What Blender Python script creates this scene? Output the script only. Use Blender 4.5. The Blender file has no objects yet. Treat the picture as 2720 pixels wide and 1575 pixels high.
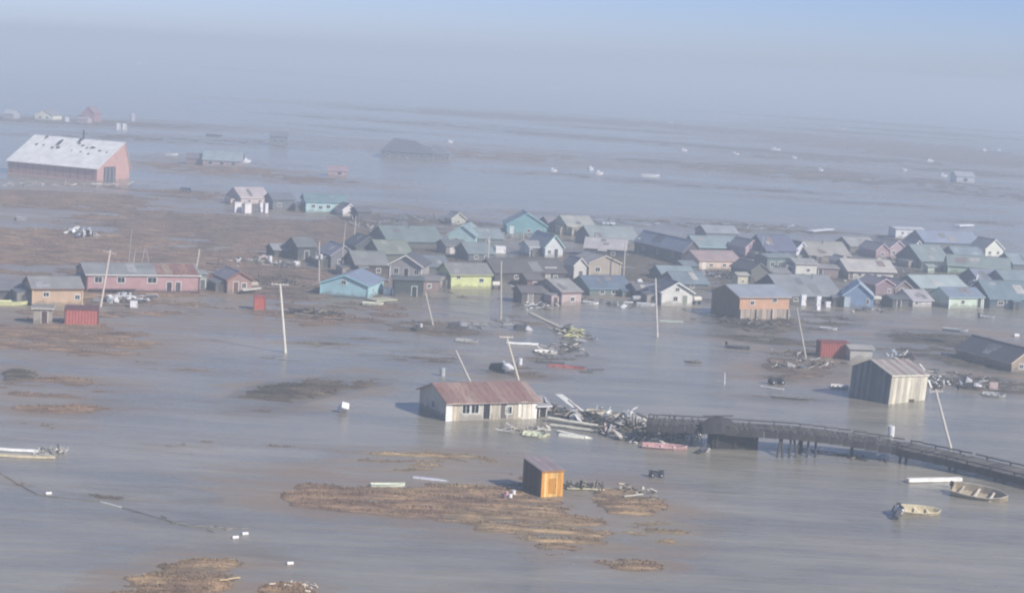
import bpy, bmesh, math, random
import numpy as np
from mathutils import Vector, Matrix

R = math.radians
random.seed(7)
scene = bpy.context.scene
COL = scene.collection

# ------------------------------------------------------------------ camera
IMG_W, IMG_H = 2720.0, 1575.0          # the photograph's pixel grid, used to read places off it
FPX = 5200.0                            # focal length in those pixels
CAM_H = 48.0
HORIZON_Y = 150.0                       # row of the horizon in the middle column
ROLL = R(3.2)
PITCH = math.atan((IMG_H / 2 - HORIZON_Y) * math.cos(ROLL) / FPX)
FWD = Vector((0, math.cos(PITCH), -math.sin(PITCH)))
_r0 = Vector((1, 0, 0)); _u0 = Vector((0, math.sin(PITCH), math.cos(PITCH)))
RGT = _r0 * math.cos(ROLL) + _u0 * math.sin(ROLL)
UPV = -_r0 * math.sin(ROLL) + _u0 * math.cos(ROLL)
CAM = Vector((0, 0, CAM_H))
cam = bpy.data.cameras.new('camera'); cam_ob = bpy.data.objects.new('camera', cam); COL.objects.link(cam_ob)
cam.sensor_width = 36; cam.lens = 36 * FPX / IMG_W
cam.clip_start = 1; cam.clip_end = 40000
m = Matrix.Identity(4)
for i, v in enumerate((RGT, UPV, -FWD)):
    for j in range(3): m[j][i] = v[j]
m.translation = CAM
cam_ob.matrix_world = m
scene.camera = cam_ob

# ------------------------------------------------------------------ sky, sun, exposure
SUN_AZ = Vector((0.80, -0.60, 0)).normalized()
SUN_EL = R(35)
world = bpy.data.worlds.new('World'); scene.world = world; world.use_nodes = True
wn = world.node_tree.nodes; wl = world.node_tree.links
bg = wn['Background']
sky = wn.new('ShaderNodeTexSky'); sky.sky_type = 'NISHITA'; sky.sun_disc = False
sky.sun_elevation = SUN_EL; sky.sun_rotation = math.atan2(SUN_AZ.x, SUN_AZ.y)
sky.altitude = 0; sky.air_density = 0.7; sky.dust_density = 0.35; sky.ozone_density = 5.0
tintn = wn.new('ShaderNodeMix'); tintn.data_type = 'RGBA'; tintn.blend_type = 'MULTIPLY'; tintn.inputs[0].default_value = 1.0
tintn.inputs[7].default_value = (0.785, 0.745, 0.915, 1)
wl.new(sky.outputs[0], tintn.inputs[6]); wl.new(tintn.outputs[2], bg.inputs[0]); bg.inputs[1].default_value = 0.125
sun = bpy.data.lights.new('sun', 'SUN'); sun_ob = bpy.data.objects.new('sun', sun); COL.objects.link(sun_ob)
sun.energy = 5.0; sun.angle = R(2.0); sun.color = (1.0, 0.93, 0.83)
sd = Vector((SUN_AZ.x * math.cos(SUN_EL), SUN_AZ.y * math.cos(SUN_EL), math.sin(SUN_EL)))
sun_ob.rotation_euler = (-sd).to_track_quat('-Z', 'Y').to_euler(); sun_ob.location = (200, 0, 300)
vs = scene.view_settings
vs.view_transform = 'Standard'; vs.look = 'None'; vs.exposure = 0.15; vs.gamma = 1.0; vs.use_curve_mapping = False
HAZE_DENSITY = 0.0009
HAZE_COLOR = (0.66, 0.77, 0.87)
scene.render.engine = 'CYCLES'
cy = scene.cycles
cy.max_bounces = 6; cy.diffuse_bounces = 3; cy.glossy_bounces = 3; cy.volume_bounces = 3
cy.transmission_bounces = 2; cy.transparent_max_bounces = 4
cy.use_denoising = True
try: cy.denoiser = 'OPENIMAGEDENOISE'
except Exception: pass
cy.pixel_filter_type = 'BLACKMAN_HARRIS'; cy.filter_width = 2.1
cy.caustics_reflective = False; cy.caustics_refractive = False

# ------------------------------------------------------------------ places: pixel <-> ground
def ray(x, y):
    return FWD + RGT * ((x - IMG_W / 2) / FPX) - UPV * ((y - IMG_H / 2) / FPX)
def at(x, y, z=0.0):
    d = ray(x, y); t = (z - CAM_H) / d.z
    return CAM + d * t
def proj(p):
    q = Vector(p) - CAM; w = q.dot(FWD)
    return (IMG_W / 2 + FPX * q.dot(RGT) / w, IMG_H / 2 - FPX * q.dot(UPV) / w)
def solve(fn, target, lo, hi, n=40):
    f0 = fn(lo) < fn(hi)
    for _ in range(n):
        mid = (lo + hi) / 2
        if (fn(mid) < target) == f0: lo = mid
        else: hi = mid
    return (lo + hi) / 2
def ppm(x, y):                     # photograph pixels per metre at a ground point
    p = at(x, y); return FPX / (p - CAM).dot(FWD)

# ------------------------------------------------------------------ materials
MATS = {}
def lin(h):
    if isinstance(h, (tuple, list)): return tuple(h)
    c = [int(h[i:i + 2], 16) / 255 for i in (0, 2, 4)]
    return tuple(v / 12.92 if v <= 0.04045 else ((v + 0.055) / 1.055) ** 2.4 for v in c)
def _base(name, rough=0.7, spec=0.3):
    mt = bpy.data.materials.new(name); mt.use_nodes = True
    nt = mt.node_tree; b = nt.nodes['Principled BSDF']
    b.inputs['Roughness'].default_value = rough; b.inputs['Specular IOR Level'].default_value = spec
    return mt, nt, b
def _noise(nt, scale, detail=4, coord='Object', stretch=(1, 1, 1), rough=0.6):
    tc = nt.nodes.new('ShaderNodeTexCoord'); mp = nt.nodes.new('ShaderNodeMapping')
    mp.inputs['Scale'].default_value = stretch
    n = nt.nodes.new('ShaderNodeTexNoise'); n.inputs['Scale'].default_value = scale
    n.inputs['Detail'].default_value = detail; n.inputs['Roughness'].default_value = rough
    nt.links.new(tc.outputs[coord], mp.inputs[0]); nt.links.new(mp.outputs[0], n.inputs[0])
    return n
def _ramp(nt, src, stops):
    r = nt.nodes.new('ShaderNodeValToRGB'); e = r.color_ramp.elements
    while len(e) > 1: e.remove(e[-1])
    e[0].position = stops[0][0]; e[0].color = (*stops[0][1], 1)
    for p, c in stops[1:]:
        x = e.new(p); x.color = (*c, 1)
    nt.links.new(src, r.inputs[0]); return r
def _mix(nt, a, b, fac, mode='MIX'):
    n = nt.nodes.new('ShaderNodeMix'); n.data_type = 'RGBA'; n.blend_type = mode
    for sock, v in ((n.inputs[0], fac), (n.inputs[6], a), (n.inputs[7], b)):
        if hasattr(v, 'is_linked'): nt.links.new(v, sock)
        else: sock.default_value = v if not isinstance(v, tuple) else (*v, 1)
    return n.outputs[2]
def mul(c, k): return tuple(min(1, max(0, v * k)) for v in c)

def paint(h, wear=0.35):
    """weathered painted siding"""
    key = ('paint', h, wear)
    if key in MATS: return MATS[key]
    c = lin(h); g_ = sum(c) / 3; c = tuple((v * .68 + g_ * .32) * .94 + .022 for v in c); mt, nt, b = _base('painted_siding_' + str(len(MATS)), 0.75, 0.25)
    n1 = _noise(nt, 0.6, 5); n2 = _noise(nt, 3.0, 4, stretch=(1, 1, 0.25))
    col = _ramp(nt, n1.outputs[0], [(0.3, mul(c, 0.84)), (0.7, mul(c, 1.12))]).outputs[0]
    grey = tuple(0.5 * v + 0.5 * (sum(c) / 3 * 0.75) for v in c)
    f = _ramp(nt, n2.outputs[0], [(0.45, (0, 0, 0)), (0.75, (wear,) * 3)])
    col = _mix(nt, col, grey, f.outputs[0])
    tc0 = nt.nodes.new('ShaderNodeTexCoord'); sx = nt.nodes.new('ShaderNodeSeparateXYZ'); nt.links.new(tc0.outputs['Object'], sx.inputs[0])
    n3 = _noise(nt, 0.9, 5, stretch=(1, 1, 0.4)); m1 = nt.nodes.new('ShaderNodeMath'); m1.operation = 'MULTIPLY_ADD'; m1.inputs[1].default_value = -2.2
    nt.links.new(n3.outputs[0], m1.inputs[0]); nt.links.new(sx.outputs[2], m1.inputs[2])          # height above the flood minus noise: a ragged mud line
    mud = nt.nodes.new('ShaderNodeMapRange'); mud.inputs[1].default_value = -0.55; mud.inputs[2].default_value = -0.25; mud.inputs[3].default_value = 0.55; mud.inputs[4].default_value = 0.0
    nt.links.new(m1.outputs[0], mud.inputs[0]); col = _mix(nt, col, (0.17, 0.145, 0.115), mud.outputs[0])
    nt.links.new(col, b.inputs['Base Color'])
    tc = nt.nodes.new('ShaderNodeTexCoord')
    w = nt.nodes.new('ShaderNodeTexWave'); w.bands_direction = 'Z'; w.wave_profile = 'SAW'; w.inputs['Scale'].default_value = 1.3
    nt.links.new(tc.outputs['Object'], w.inputs[0])
    bp = nt.nodes.new('ShaderNodeBump'); bp.inputs['Strength'].default_value = 0.5; bp.inputs['Distance'].default_value = 0.02
    nt.links.new(w.outputs[1], bp.inputs['Height']); nt.links.new(bp.outputs[0], b.inputs['Normal'])
    MATS[key] = mt; return mt
def metal_roof(h, rust=0.0, rough=0.5):
    key = ('roof', h, rust)
    if key in MATS: return MATS[key]
    c = lin(h); g_ = sum(c) / 3; c = tuple((v * .56 + g_ * .44) * .92 + .028 for v in c); mt, nt, b = _base('sheet_roofing_' + str(len(MATS)), rough, 0.4)
    n1 = _noise(nt, 0.35, 5); n2 = _noise(nt, 1.3, 6, stretch=(2.2, 0.35, 1))
    col = _ramp(nt, n1.outputs[0], [(0.3, mul(c, 0.82)), (0.72, mul(c, 1.15))]).outputs[0]
    if rust > 0:
        f = _ramp(nt, n2.outputs[0], [(0.62 - 0.3 * rust, (0, 0, 0)), (0.72 - 0.2 * rust, (min(1, 0.55 + rust * 0.4),) * 3)])
        col = _mix(nt, col, (0.23, 0.085, 0.045), f.outputs[0])
    nt.links.new(col, b.inputs['Base Color'])
    tc = nt.nodes.new('ShaderNodeTexCoord')
    w = nt.nodes.new('ShaderNodeTexWave'); w.bands_direction = 'X'; w.wave_profile = 'SIN'; w.inputs['Scale'].default_value = 0.9
    nt.links.new(tc.outputs['Object'], w.inputs[0])
    bp = nt.nodes.new('ShaderNodeBump'); bp.inputs['Strength'].default_value = 0.6; bp.inputs['Distance'].default_value = 0.03
    nt.links.new(w.outputs[1], bp.inputs['Height']); nt.links.new(bp.outputs[0], b.inputs['Normal'])
    MATS[key] = mt; return mt
def wood(h, var=0.35, rough=0.8):
    key = ('wood', h, var)
    if key in MATS: return MATS[key]
    c = lin(h); mt, nt, b = _base('weathered_wood_' + str(len(MATS)), rough, 0.2)
    oi = nt.nodes.new('ShaderNodeObjectInfo')
    n1 = _noise(nt, 1.5, 6, stretch=(1, 1, 0.3))
    col = _ramp(nt, n1.outputs[0], [(0.25, mul(c, 1 - var)), (0.55, c), (0.8, mul(c, 1 + var * 0.6))]).outputs[0]
    hsv = nt.nodes.new('ShaderNodeHueSaturation'); nt.links.new(col, hsv.inputs['Color'])
    mr = nt.nodes.new('ShaderNodeMapRange'); mr.inputs[3].default_value = 0.8; mr.inputs[4].default_value = 1.2
    nt.links.new(oi.outputs['Random'], mr.inputs[0]); nt.links.new(mr.outputs[0], hsv.inputs['Value'])
    nt.links.new(hsv.outputs[0], b.inputs['Base Color'])
    MATS[key] = mt; return mt
def plain(h, rough=0.6, spec=0.35, metallic=0.0):
    key = ('plain', h, rough, metallic)
    if key in MATS: return MATS[key]
    c = lin(h); mt, nt, b = _base('worn_finish_' + str(len(MATS)), rough, spec)
    n1 = _noise(nt, 2.2, 5)
    col = _ramp(nt, n1.outputs[0], [(0.3, mul(c, 0.8)), (0.7, mul(c, 1.12))]).outputs[0]
    nt.links.new(col, b.inputs['Base Color']); b.inputs['Metallic'].default_value = metallic
    MATS[key] = mt; return mt
def glass():
    key = ('glass',)
    if key in MATS: return MATS[key]
    mt, nt, b = _base('window_glass', 0.12, 0.5); b.inputs['Base Color'].default_value = (0.02, 0.024, 0.03, 1)
    MATS[key] = mt; return mt

# ------------------------------------------------------------------ mesh helpers
class MB:
    def __init__(s): s.v = []; s.f = []
    def box(s, c, size, rz=0.0, M=None):
        cx, cy_, cz = c; hx, hy, hz = size[0] / 2, size[1] / 2, size[2] / 2
        pts = [Vector((x, y, z)) for x in (-hx, hx) for y in (-hy, hy) for z in (-hz, hz)]
        if rz: Rm = Matrix.Rotation(rz, 3, 'Z'); pts = [Rm @ p for p in pts]
        if M is not None: pts = [M @ p for p in pts]
        o = len(s.v); s.v += [(p.x + cx, p.y + cy_, p.z + cz) for p in pts]
        s.f += [tuple(o + i for i in q) for q in ((0, 1, 3, 2), (4, 6, 7, 5), (0, 4, 5, 1), (2, 3, 7, 6), (0, 2, 6, 4), (1, 5, 7, 3))]
        return s
    def poly(s, pts):
        o = len(s.v); s.v += [tuple(p) for p in pts]; s.f.append(tuple(range(o, o + len(pts)))); return s
    def extrude(s, poly, vec):
        """closed prism: planar polygon swept along vec"""
        n = len(poly); o = len(s.v); vec = Vector(vec)
        s.v += [tuple(Vector(p)) for p in poly] + [tuple(Vector(p) + vec) for p in poly]
        s.f.append(tuple(range(o, o + n))[::-1]); s.f.append(tuple(range(o + n, o + 2 * n)))
        for i in range(n):
            j = (i + 1) % n; s.f.append((o + i, o + j, o + n + j, o + n + i))
        return s
    def tube(s, pts, r, n=8, cap=True):
        pts = [Vector(p) for p in pts]; rr = r if isinstance(r, (list, tuple)) else [r] * len(pts)
        rings = []
        for i, p in enumerate(pts):
            t = (pts[min(i + 1, len(pts) - 1)] - pts[max(i - 1, 0)]).normalized()
            a = t.cross(Vector((0, 0, 1)))
            if a.length < 1e-3: a = t.cross(Vector((0, 1, 0)))
            a.normalize(); b = t.cross(a)
            o = len(s.v); rings.append(o)
            for k in range(n):
                q = 2 * math.pi * k / n; w = p + (a * math.cos(q) + b * math.sin(q)) * rr[i]; s.v.append(tuple(w))
        for o, o2 in zip(rings, rings[1:]):
            for k in range(n):
                j = (k + 1) % n; s.f.append((o + k, o + j, o2 + j, o2 + k))
        if cap:
            s.f.append(tuple(rings[0] + k for k in range(n))[::-1]); s.f.append(tuple(rings[-1] + k for k in range(n)))
        return s
    def rings(s, rr, close_a=True, close_b=True):
        """loft closed rings of equal length"""
        n = len(rr[0]); os_ = []
        for r_ in rr:
            os_.append(len(s.v)); s.v += [tuple(p) for p in r_]
        for o, o2 in zip(os_, os_[1:]):
            for k in range(n):
                j = (k + 1) % n; s.f.append((o + k, o + j, o2 + j, o2 + k))
        if close_a: s.f.append(tuple(os_[0] + k for k in range(n))[::-1])
        if close_b: s.f.append(tuple(os_[-1] + k for k in range(n)))
        return s
    def mesh(s, name, mat, smooth=False):
        me = bpy.data.meshes.new(name); me.from_pydata(s.v, [], s.f)
        bm = bmesh.new(); bm.from_mesh(me); bmesh.ops.recalc_face_normals(bm, faces=bm.faces); bm.to_mesh(me); bm.free()
        if smooth: me.polygons.foreach_set('use_smooth', [True] * len(me.polygons))
        me.materials.append(mat); return me
    def build(s, name, mat, parent=None, smooth=False):
        return link(name, s.mesh(name, mat, smooth), parent)
def link(name, me, parent=None, loc=None, rot=None):
    o = bpy.data.objects.new(name, me); COL.objects.link(o)
    if parent is not None: o.parent = parent
    if loc is not None: o.location = loc
    if rot is not None: o.rotation_euler = rot
    return o
def tag(o, label, cat, group=None, kind=None):
    if label: o['label'] = label
    if cat: o['category'] = cat
    if group: o['group'] = group
    if kind: o['kind'] = kind
    return o
def thing(name, label, cat, loc=(0, 0, 0), rz=0.0, group=None, tilt=(0, 0)):
    o = bpy.data.objects.new(name, None); COL.objects.link(o); o.empty_display_size = 0.3
    o.location = loc; o.rotation_euler = (tilt[0], tilt[1], rz)
    return tag(o, label, cat, group, 'thing')

# ------------------------------------------------------------------ ground and water
def vnoise(x, y, seed=0):
    xi = np.floor(x).astype(np.int64); yi = np.floor(y).astype(np.int64)
    xf = x - xi; yf = y - yi
    def h(a, b):
        n = (a * 374761393 + b * 668265263 + seed * 1442695041) & 0xffffffff
        n = ((n ^ (n >> 13)) * 1274126177) & 0xffffffff
        return ((n ^ (n >> 16)) & 0xffff) / 65535.0
    u = xf * xf * (3 - 2 * xf); v = yf * yf * (3 - 2 * yf)
    return (h(xi, yi) * (1 - u) + h(xi + 1, yi) * u) * (1 - v) + (h(xi, yi + 1) * (1 - u) + h(xi + 1, yi + 1) * u) * v
def fbm(x, y, seed=0, octs=4):
    t = 0; a = 0.5
    for k in range(octs):
        t = t + a * vnoise(x, y, seed + k); x = x * 2.03 + 11.3; y = y * 2.03 - 7.1; a *= 0.5
    return t - 0.47

# low banks and grassy rises: centre, half axes (read off the photograph), slope, height, tint (0 straw .. 1 russet .. 2 dark mud)
BANKS = [
    # near water
    (1180, 1345, 430, 60, 5, .48, .55), (1400, 1395, 270, 42, 6, .46, .25), (900, 1320, 160, 52, 3, .46, .85), (1720, 1405, 120, 34, 5, .36, .1),
    (1640, 1330, 140, 36, 3, .36, .45), (1470, 1465, 90, 24, 4, .26, .45), (1670, 1507, 100, 22, 5, .26, .55), (1120, 1232, 190, 24, 2, .32, .35),
    (470, 1545, 190, 56, -12, .5, .55), (780, 1570, 90, 36, 0, .34, .6), (1330, 1280, 110, 20, 2, .3, .9), (1215, 1575, 90, 16, 0, .1, .6),
    (800, 1045, 165, 32, -6, .42, 1.9), (930, 1020, 110, 18, -3, .34, 1.8), (45, 1004, 48, 20, 0, .5, 1.9),
    (110, 900, 330, 50, 3, .36, .8), (140, 1036, 230, 24, 2, .3, .8), (170, 1086, 150, 16, 2, .26, .85), (60, 1140, 120, 20, 0, .14, .75),
    (250, 880, 170, 24, 4, .3, .75), (960, 918, 190, 22, 3, .22, 1.6), (1100, 952, 130, 16, 2, .2, 1.7), (700, 955, 90, 10, 2, .16, 1.7),
    (1130, 870, 150, 26, 3, .24, 1.5), (30, 1275, 60, 14, 20, .2, .5), (330, 1335, 300, 10, 9, .1, 1.7), (560, 1400, 180, 14, 5, .1, 1.7), (420, 1310, 160, 24, 7, .1, 1.6),
    (840, 832, 190, 34, 2, .3, 1.0), (1000, 822, 120, 24, 2, .25, 1.0), (340, 820, 330, 36, 0, .3, .75),
    (2120, 962, 130, 36, 2, .34, 1.3), (2270, 915, 160, 22, 3, .2, 1.6), (2560, 935, 200, 40, 8, .36, 1.9), (2010, 860, 150, 34, 4, .36, 1.7), (2190, 850, 100, 22, 3, .25, 1.7),
    (2020, 900, 240, 14, 6, .2, 1.7), (2080, 1060, 130, 14, 3, .12, 1.7), (2620, 1020, 140, 18, 5, .2, 1.6),
    (1430, 862, 70, 12, 15, .14, 1.4), (1480, 950, 110, 22, 3, .18, 1.5), (1340, 985, 110, 20, 0, .3, 1.5),
    (1850, 1340, 60, 10, 3, .1, .5),
    # land round the village
    (120, 660, 420, 66, -4, .7, .8), (520, 700, 300, 56, 0, .6, 1.0), (640, 610, 420, 44, 3, .62, 1.1), (330, 760, 330, 50, 0, .55, .8), (760, 740, 240, 60, 3, .5, 1.2),
    (900, 620, 160, 50, 3, .5, 1.2), (160, 535, 330, 32, 3, .5, .9), (480, 516, 170, 16, 4, .25, 1.0), (1090, 620, 160, 50, 4, .3, 1.5), (300, 500, 120, 10, 2, .2, .9),
    (1400, 700, 400, 46, 3, .3, 1.6), (1900, 720, 400, 60, 3, .3, 1.6), (2400, 720, 330, 60, 3, .25, 1.6), (1300, 800, 300, 12, 2, .12, 1.5),
    # far bars and river banks
    (560, 446, 200, 16, 4, .3, .8), (760, 470, 220, 12, 5, .25, .9), (1300, 410, 330, 14, 4, .3, .9), (700, 388, 330, 5, 3, .15, 1.7), (420, 370, 420, 8, 2, .2, 1.4),
    (1130, 300, 380, 3.5, 4, .3, 1.7), (1500, 318, 460, 6, 3.6, .4, 1.5), (1900, 345, 420, 9, 4.2, .4, 1.3), (2300, 385, 360, 18, 4, .35, 1.1), (2560, 420, 300, 20, 4, .35, 1.2),
    (2050, 455, 330, 18, 4, .35, 1.2), (1780, 432, 240, 7, 3, .3, 1.4), (2400, 486, 330, 12, 3.6, .3, 1.5), (2650, 520, 200, 12, 3.6, .3, 1.5), (2130, 420, 200, 8, 4, .3, 1.2),
    (300, 145, 330, 3.0, 4.4, .5, 1.5), (700, 190, 380, 2.5, 4, .4, 1.5), (200, 325, 420, 8, 2.5, .3, 1.3), (2300, 355, 280, 4, 4, .3, 1.4), (980, 345, 200, 3, 4, .2, 1.7),
    (2480, 355, 300, 5, 4, .3, 1.4), (1200, 330, 250, 4, 4.2, .2, 1.6), (2050, 615, 520, 9, 3.0, .2, 1.6), (1150, 590, 260, 10, 3, .25, 1.6), (1800, 590, 360, 7, 3, .2, 1.6),
    (2600, 590, 160, 6, 3, .2, 1.6),
    (1650, 372, 330, 5, 4, .35, 1.6), (1400, 352, 260, 3.5, 4, .3, 1.7), (2250, 420, 300, 6, 4, .4, 1.5), (2480, 395, 260, 5, 4, .4, 1.5), (1900, 392, 260, 4, 4, .35, 1.6), (2600, 460, 220, 7, 4, .4, 1.5),
    (1000, 322, 240, 2.5, 4, .3, 1.7), (2350, 330, 330, 3, 4, .4, 1.6), (1650, 345, 200, 3, 4, .3, 1.6), (1560, 470, 260, 4, 3.5, .25, 1.7), (1950, 500, 300, 4, 3.5, .25, 1.7), (2300, 540, 260, 4, 3.5, .25, 1.7), (860, 480, 160, 4, 4, .25, 1.6),
    (600, 1190, 330, 22, 3, .1, 1.2), (330, 970, 330, 20, 2, .12, .9), (1000, 1480, 420, 26, 4, .07, 1.3), (2200, 1440, 380, 26, 4, .07, 1.2), (1600, 1010, 300, 14, 3, .06, 1.6), (560, 1080, 300, 16, 3, .1, 1.4), (1050, 780, 260, 20, 2, .2, 1.5),
]
NR, NC = 520, 620
yy = np.concatenate([np.linspace(1720, 420, 380), np.linspace(417, 154, 140)])
ang = np.linspace(-0.34, 0.34, NC)
# rows of constant distance, columns of constant bearing: finer where it lies closer
dist = CAM_H * FPX / (yy - HORIZON_Y)
X = dist[:, None] * np.tan(ang)[None, :]; Y = np.repeat(dist[:, None], NC, 1)
q = np.stack([X, Y, np.full_like(X, -CAM_H)], -1)
wz = q @ np.array(FWD); PX = IMG_W / 2 + FPX * (q @ np.array(RGT)) / wz; PY = IMG_H / 2 - FPX * (q @ np.array(UPV)) / wz
# domain warp keeps the outlines of the banks ragged
warp = (fbm(X * 0.05, Y * 0.03, 3) * 150, fbm(X * 0.05, Y * 0.06, 9) * 1.6)
rise = np.zeros_like(X); shoal = np.zeros_like(X); tint = np.zeros_like(X); wsum = np.full_like(X, 1e-4)
for cx, cy_, rx, ry, sl, hgt, tn in BANKS:
    t_ = math.tan(R(sl)); dx = (PX + warp[0] - cx) / (rx * 1.15); dy = (PY + warp[1] * ry * 1.1 - cy_ - (PX - cx) * t_) / (ry * 1.15)
    g = np.clip(1 - dx * dx - dy * dy, 0, 1); s_ = g * g * (3 - 2 * g)
    g2 = np.clip(1 - (dx * dx + dy * dy) / 3.2, 0, 1); shoal = np.maximum(shoal, g2 * min(1, hgt * 3))
    rise = np.maximum(rise, np.minimum(1, s_ * 1.25) * hgt); w_ = s_ + 1e-6; tint += w_ * tn; wsum += w_
tint = tint / wsum + fbm(X * 0.15, Y * 0.05, 21) * 0.9
far_ = np.clip(dist / 1200, 0.15, 1.0)[:, None]
det = fbm(X * 0.05, Y * 0.22, 33, 5)
det2 = fbm(X * 0.22, Y * 0.8, 51, 4)
calm = np.clip(900 / dist, 0.25, 1.0)[:, None]
rel = rise * 1.35 - 0.30 + (det * 1.15 + det2 * 1.15) * calm * np.clip(rise * 5, 0, 1) + det2 * 0.08 + (1 - calm) * rise * 0.8
Z = np.where(rel > 0, rel * 0.5, rel * 0.8)
Z = np.minimum(Z, 0.55 + det2 * 0.2)
def grid_mesh(name, X, Y, Z):
    nr, nc = X.shape
    me = bpy.data.meshes.new(name); me.vertices.add(nr * nc)
    me.vertices.foreach_set('co', np.stack([X, Y, Z], -1).astype(np.float32).ravel())
    idx = np.arange(nr * nc).reshape(nr, nc)
    quad = np.stack([idx[:-1, :-1], idx[:-1, 1:], idx[1:, 1:], idx[1:, :-1]], -1).reshape(-1, 4)
    me.loops.add(quad.size); me.polygons.add(len(quad))
    me.loops.foreach_set('vertex_index', quad.ravel().astype(np.int32))
    me.polygons.foreach_set('loop_start', (np.arange(len(quad)) * 4).astype(np.int32))
    me.polygons.foreach_set('loop_total', np.full(len(quad), 4, np.int32))
    me.polygons.foreach_set('use_smooth', np.ones(len(quad), bool)); me.update(); return me
gme = grid_mesh('ground', X, Y, Z)
a_ = gme.attributes.new('tint', 'FLOAT', 'POINT'); a_.data.foreach_set('value', tint.ravel().astype(np.float32))
gm, nt, b = _base('marsh_ground', 0.95, 0.1)
at_n = nt.nodes.new('ShaderNodeAttribute'); at_n.attribute_name = 'tint'
n1 = _noise(nt, 0.5, 6, coord='Object', stretch=(0.3, 1.1, 1)); n2 = _noise(nt, 2.0, 5, stretch=(0.35, 1.1, 1))
mr = nt.nodes.new('ShaderNodeMath'); mr.operation = 'MULTIPLY'; mr.inputs[1].default_value = 0.5
nt.links.new(at_n.outputs['Fac'], mr.inputs[0])
c1 = _ramp(nt, mr.outputs[0], [(0.0, (0.42, 0.32, 0.18)), (0.3, (0.29, 0.20, 0.135)), (0.5, (0.225, 0.155, 0.12)), (0.75, (0.155, 0.128, 0.10)), (1.0, (0.10, 0.088, 0.072))]).outputs[0]
v1 = _ramp(nt, n1.outputs[0], [(0.32, (0.55, 0.53, 0.52)), (0.5, (0.98, 0.98, 0.98)), (0.68, (1.7, 1.65, 1.45))]).outputs[0]
v2 = _ramp(nt, n2.outputs[0], [(0.3, (0.75, 0.75, 0.75)), (0.7, (1.22, 1.22, 1.22))]).outputs[0]
c1 = _mix(nt, c1, v1, 1.0, 'MULTIPLY'); c1 = _mix(nt, c1, v2, 1.0, 'MULTIPLY')
geo = nt.nodes.new('ShaderNodeNewGeometry'); sz = nt.nodes.new('ShaderNodeSeparateXYZ'); nt.links.new(geo.outputs['Position'], sz.inputs[0])
wet = nt.nodes.new('ShaderNodeMapRange'); wet.inputs[1].default_value = 0.0; wet.inputs[2].default_value = 0.11; wet.inputs[3].default_value = 0.8; wet.inputs[4].default_value = 0.0
nt.links.new(sz.outputs[2], wet.inputs[0]); c1 = _mix(nt, c1, (0.155, 0.125, 0.098), wet.outputs[0])      # sodden margin at the waterline
nt.links.new(c1, b.inputs['Base Color'])
bp = nt.nodes.new('ShaderNodeBump'); bp.inputs['Distance'].default_value = 0.25; nt.links.new(n2.outputs[0], bp.inputs['Height']); nt.links.new(bp.outputs[0], b.inputs['Normal'])
gme.materials.append(gm)
tag(link('ground', gme), None, None, kind='structure')

# flood water
wm, nt, b = _base('flood_water', 0.14, 0.5)
b.inputs['IOR'].default_value = 1.33
s1 = _noise(nt, 0.030, 5, stretch=(0.5, 1.0, 1), rough=0.62)      # broad silt plumes
s2 = _noise(nt, 0.16, 5, stretch=(0.22, 0.75, 1), rough=0.65)     # wind streaks
silt = _ramp(nt, s1.outputs[0], [(0.32, (0.225, 0.208, 0.165)), (0.68, (0.30, 0.275, 0.215))]).outputs[0]
streak = _ramp(nt, s2.outputs[0], [(0.36, (0.8, 0.8, 0.81)), (0.64, (1.18, 1.17, 1.16))]).outputs[0]
s3 = _noise(nt, 0.55, 4, stretch=(0.16, 1.25, 1), rough=0.6)     # ripple lines
rip = _ramp(nt, s3.outputs[0], [(0.35, (0.94, 0.94, 0.94)), (0.65, (1.06, 1.06, 1.06))]).outputs[0]
body = _mix(nt, _mix(nt, silt, streak, 1.0, 'MULTIPLY'), rip, 1.0, 'MULTIPLY')
sh = nt.nodes.new('ShaderNodeAttribute'); sh.attribute_name = 'shoal'
ti = nt.nodes.new('ShaderNodeAttribute'); ti.attribute_name = 'tint'
th_ = nt.nodes.new('ShaderNodeMath'); th_.operation = 'MULTIPLY'; th_.inputs[1].default_value = 0.5; nt.links.new(ti.outputs['Fac'], th_.inputs[0])
mudc = _ramp(nt, th_.outputs[0], [(0.0, (0.31, 0.235, 0.15)), (0.4, (0.27, 0.19, 0.135)), (0.9, (0.12, 0.108, 0.09))]).outputs[0]
shf = nt.nodes.new('ShaderNodeMath'); shf.operation = 'MULTIPLY'; shf.inputs[1].default_value = 0.75; nt.links.new(sh.outputs['Fac'], shf.inputs[0])
body = _mix(nt, body, mudc, shf.outputs[0])
nt.links.new(body, b.inputs['Base Color'])
rr_ = nt.nodes.new('ShaderNodeMapRange'); rr_.inputs[1].default_value = 0.3; rr_.inputs[2].default_value = 0.7; rr_.inputs[3].default_value = 0.12; rr_.inputs[4].default_value = 0.28
nt.links.new(s2.outputs[0], rr_.inputs[0])
ra = nt.nodes.new('ShaderNodeMath'); ra.operation = 'MULTIPLY_ADD'; ra.inputs[1].default_value = 0.3
nt.links.new(sh.outputs['Fac'], ra.inputs[0]); nt.links.new(rr_.outputs[0], ra.inputs[2]); nt.links.new(ra.outputs[0], b.inputs['Roughness'])
w1 = _noise(nt, 1.1, 3, stretch=(0.55, 1.0, 1), rough=0.55); w2 = _noise(nt, 0.25, 3, stretch=(0.5, 1.0, 1))
ad = nt.nodes.new('ShaderNodeMath'); ad.operation = 'MULTIPLY_ADD'; ad.inputs[1].default_value = 2.5
nt.links.new(s3.outputs[0], ad.inputs[0]); nt.links.new(w1.outputs[0], ad.inputs[2])
bp = nt.nodes.new('ShaderNodeBump'); bp.inputs['Strength'].default_value = 0.5; bp.inputs['Distance'].default_value = 0.16
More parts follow.
